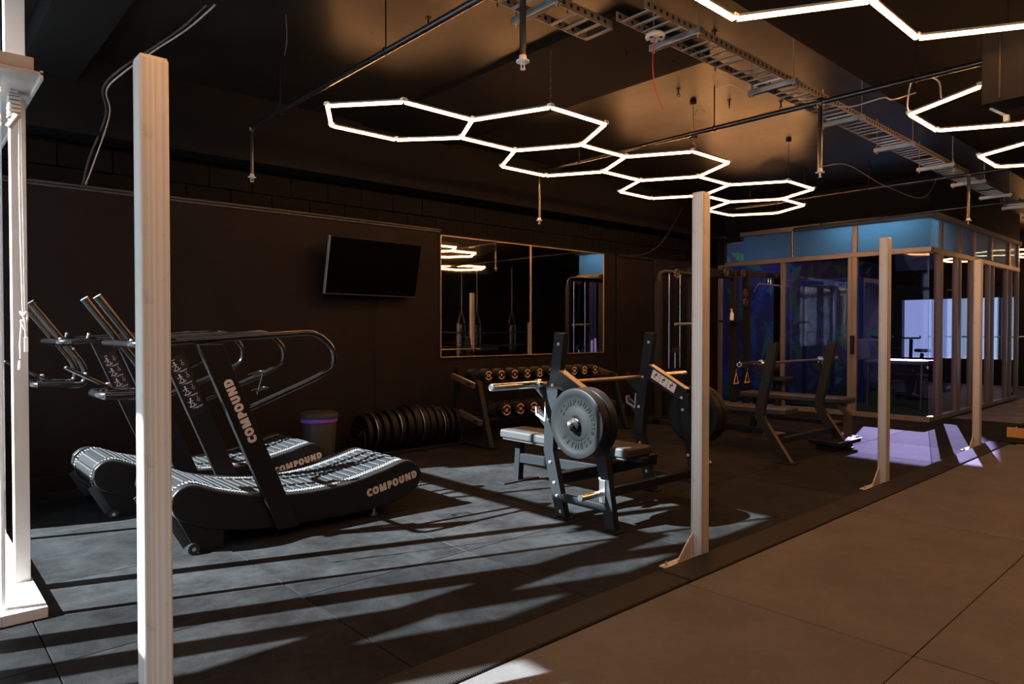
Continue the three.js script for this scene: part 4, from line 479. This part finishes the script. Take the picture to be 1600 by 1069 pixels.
{ const t = thing('ceiling_panel_light', 'cool white strip light just inside the glass room top rail', 'light', [10.95, 2.98, -3.9]); mesh('tray', rspan(-0.08, 0.08, 0, 0.05, -0.62, 0.62, 0.006), M.white, t); mesh('light_panel', rspan(-0.07, 0.07, -0.006, 0.002, -0.6, 0.6, 0.002), coolGlow, t);
  const r = new THREE.RectAreaLight(C(0.6, 0.85, 1), 8.5, 0.13, 1.18); r.position.set(10.95, 2.972, -3.9); r.rotation.x = -Math.PI / 2; scene.add(r); }
{ const t = thing('ceiling_panel_light', 'blue strip light over the mural inside the glass room', 'light', [12.4, 3.2, -5.6]); mesh('tray', rspan(-0.6, 0.6, 0, 0.05, -0.08, 0.08, 0.006), M.white, t); const bg = coolGlow.clone(); bg.emissive = C(0.4, 0.65, 1); mesh('light_panel', rspan(-0.58, 0.58, -0.006, 0.002, -0.07, 0.07, 0.002), bg, t);
  const r = new THREE.RectAreaLight(C(0.5, 0.72, 1), 17, 1.16, 0.13); r.position.set(12.4, 3.192, -5.6); r.rotation.x = -Math.PI / 2; scene.add(r); }
// things inside the glass room
{ const t = thing('pull_up_frame', 'blue steel training frame inside the glass room', 'frame', [13.2, 0, -5.3]); for (const [x, z] of [[-0.6, -0.5], [0.6, -0.5], [-0.6, 0.5], [0.6, 0.5]]) mesh('post', rspan(x - 0.04, x + 0.04, 0, 2.2, z - 0.04, z + 0.04), M.blueSteel, t); for (const z of [-0.5, 0.5]) mesh('cross_bar', rspan(-0.6, 0.6, 2.12, 2.2, z - 0.03, z + 0.03), M.blueSteel, t); for (const x of [-0.6, 0.6]) mesh('side_bar', rspan(x - 0.03, x + 0.03, 2.12, 2.2, -0.5, 0.5), M.blueSteel, t); mesh('chin_bar', rod(V(-0.6, 1.1, 0.55), V(0.6, 1.1, 0.55), 0.015), M.steel, t); }
{ const t = thing('massage_table', 'pale topped table inside the glass room behind the corner pane', 'table', [12.4, 0, -4.1]); mesh('top', rb(0.7, 0.06, 0.9, 0.02, 0, 0.76, 0, 3), M.lavender, t); for (const [x, z] of [[-0.3, -0.4], [0.3, -0.4], [-0.3, 0.4], [0.3, 0.4]]) mesh('leg', rod(V(x * 1.1, 0.01, z), V(x, 0.74, z), 0.02), M.steel, t); mesh('backrest', rb(0.4, 0.36, 0.07, 0.03, -0.2, 1.0, -0.42, 3).rotateX(-0.1), M.lavender, t); }
{ for (const [x, z, l] of [[14.1, -4.4, 'dark exercise bike inside the glass room near the side panes'], [15.0, -5.2, 'dark exercise bike deeper inside the glass room']]) { const t = thing('exercise_bike', l, 'bike', [x, 0.012, z], 0.6); mesh('flywheel', [new THREE.TorusGeometry(0.22, 0.03, 8, 28).translate(0.35, 0.3, 0), new THREE.CylinderGeometry(0.2, 0.2, 0.02, 24).rotateX(Math.PI / 2).translate(0.35, 0.3, 0)], M.black, t); mesh('frame', [beam(V(0.4, 0.3, 0), V(-0.3, 0.6, 0), 0.05, 0.07), beam(V(0.35, 0.3, 0), V(0.3, 1.1, 0), 0.05, 0.05), beam(V(-0.1, 0.1, 0), V(-0.3, 0.85, 0), 0.05, 0.05)], M.powder, t); mesh('handlebar', pipe([V(0.45, 1.15, -0.2), V(0.28, 1.12, -0.15), V(0.28, 1.12, 0.15), V(0.45, 1.15, 0.2)], 0.016, 0.06), M.tube, t); mesh('saddle', rb(0.28, 0.06, 0.2, 0.025, -0.32, 0.9, 0, 3), M.upholstery, t); mesh('foot', [rspan(0.4, 0.46, 0, 0.05, -0.25, 0.25), rspan(-0.35, -0.29, 0, 0.05, -0.25, 0.25), beam(V(0.43, 0.04, 0), V(-0.32, 0.04, 0), 0.05, 0.05)], M.powder, t); } }
// ---------------------------------------------------------------- far right: platform, machines
{ const t = thing('lifting_platform', 'low plywood edged platform at the right edge, past the last post', 'platform', [10.0, 0, -2.0]); mesh('deck', boxUV(rspan(-0.1, 2.2, 0.11, 0.15, 0.0, 2.2, 0.004)), M.rubber, t); mesh('front_edge', rspan(-0.12, -0.08, 0.0, 0.115, -0.1, 2.2, 0.003), M.ply, t); mesh('side_edge', rspan(-0.08, 2.2, 0.0, 0.112, -0.04, 0.0, 0.003), M.ply, t); mesh('corner_bracket', rspan(-0.126, -0.118, 0.01, 0.105, 0.2, 0.28, 0.002), M.steel, t); }
{ const spots = [[16.6, -2.4, 'dark power rack standing against the far windows'], [16.4, -0.6, 'second dark power rack nearer the middle of the far windows']]; for (const [x, z, l] of spots) { const t = thing('power_rack', l, 'rack', [x, 0, z]); for (const [a, b] of [[-0.5, -0.55], [0.5, -0.55], [-0.5, 0.55], [0.5, 0.55]]) mesh('post', rspan(a - 0.04, a + 0.04, 0, 2.2, b - 0.04, b + 0.04), M.black, t); for (const b of [-0.55, 0.55]) mesh('side_bar', rspan(-0.5, 0.5, 2.12, 2.2, b - 0.04, b + 0.04), M.black, t); mesh('top_bar', rspan(-0.54, -0.46, 2.12, 2.2, -0.55, 0.55), M.black, t); mesh('base_bar', rspan(-0.54, 0.54, 0, 0.07, -0.6, -0.5), M.black, t); mesh('base_bar', rspan(-0.54, 0.54, 0, 0.07, 0.5, 0.6), M.black, t); mesh('lift_bar', rod(V(-0.5, 1.15, -0.95), V(-0.5, 1.15, 0.95), 0.015), M.steel, t); } }
// ---------------------------------------------------------------- boxing area, which the mirrors show
{ const t = thing('boxing_ring', 'boxing ring with white corner posts and ropes, reflected in the mirrors', 'boxing ring', [11.2, 0, 2.4]); mesh('ring_floor', rspan(-1.9, 1.9, 0, 0.1, -1.7, 1.7, 0.01), M.black, t); for (const [x, z] of [[-1.8, -1.6], [1.8, -1.6], [-1.8, 1.6], [1.8, 1.6]]) mesh('corner_post', rod(V(x, 0.1, z), V(x, 1.5, z), 0.045), x < 0 && z < 0 ? M.white : M.wire, t);
  for (const y of [0.55, 0.9, 1.25]) for (const [a, b] of [[[-1.8, -1.6], [1.8, -1.6]], [[1.8, -1.6], [1.8, 1.6]], [[1.8, 1.6], [-1.8, 1.6]], [[-1.8, 1.6], [-1.8, -1.6]]]) mesh('rope', soft([V(a[0], y, a[1]), V((a[0] + b[0]) / 2, y - 0.05, (a[1] + b[1]) / 2), V(b[0], y, b[1])], 0.018, 16), M.grey, t); }
for (const [x, z, l] of [[13.6, 4.6, 'left'], [14.4, 4.8, 'middle'], [15.6, 4.4, 'right']]) { const t = thing('punching_bag', 'black punching bag hanging on chains, ' + l + ' of the three in the mirror', 'punching bag', [x, 1.0, z], 0, 'punching bags'); mesh('bag', lathe([[0, -0.5], [0.16, -0.48], [0.18, -0.4], [0.18, 0.45], [0.16, 0.5], [0, 0.5]], 24), M.blackGloss, t); for (let k = 0; k < 4; k++) { const a = k * Math.PI / 2; mesh('chain', rod(V(0.15 * Math.cos(a), 0.5, 0.15 * Math.sin(a)), V(0, 0.95, 0), 0.006), M.steel, t); } mesh('strap', rod(V(0, 0.95, 0), V(0, 2.42, 0), 0.008), M.steel, t); }
{ const t = thing('exit_sign', 'small green exit sign on the far front wall', 'sign', [13.2, 2.1, 6.98]); mesh('sign_box', rb(0.3, 0.16, 0.04, 0.006, 0, 0, -0.02), M.white, t); const gm = M.green.clone(); gm.emissive = C(0.02, 0.6, 0.2); gm.emissiveIntensity = 1; mesh('sign_face', bx(0.28, 0.14, 0.004, 0, 0, -0.042), gm, t); }

scene.traverse((o) => { if (o.isLight && !o.isRectAreaLight) o.castShadow = true; });
renderer.render(scene, camera);
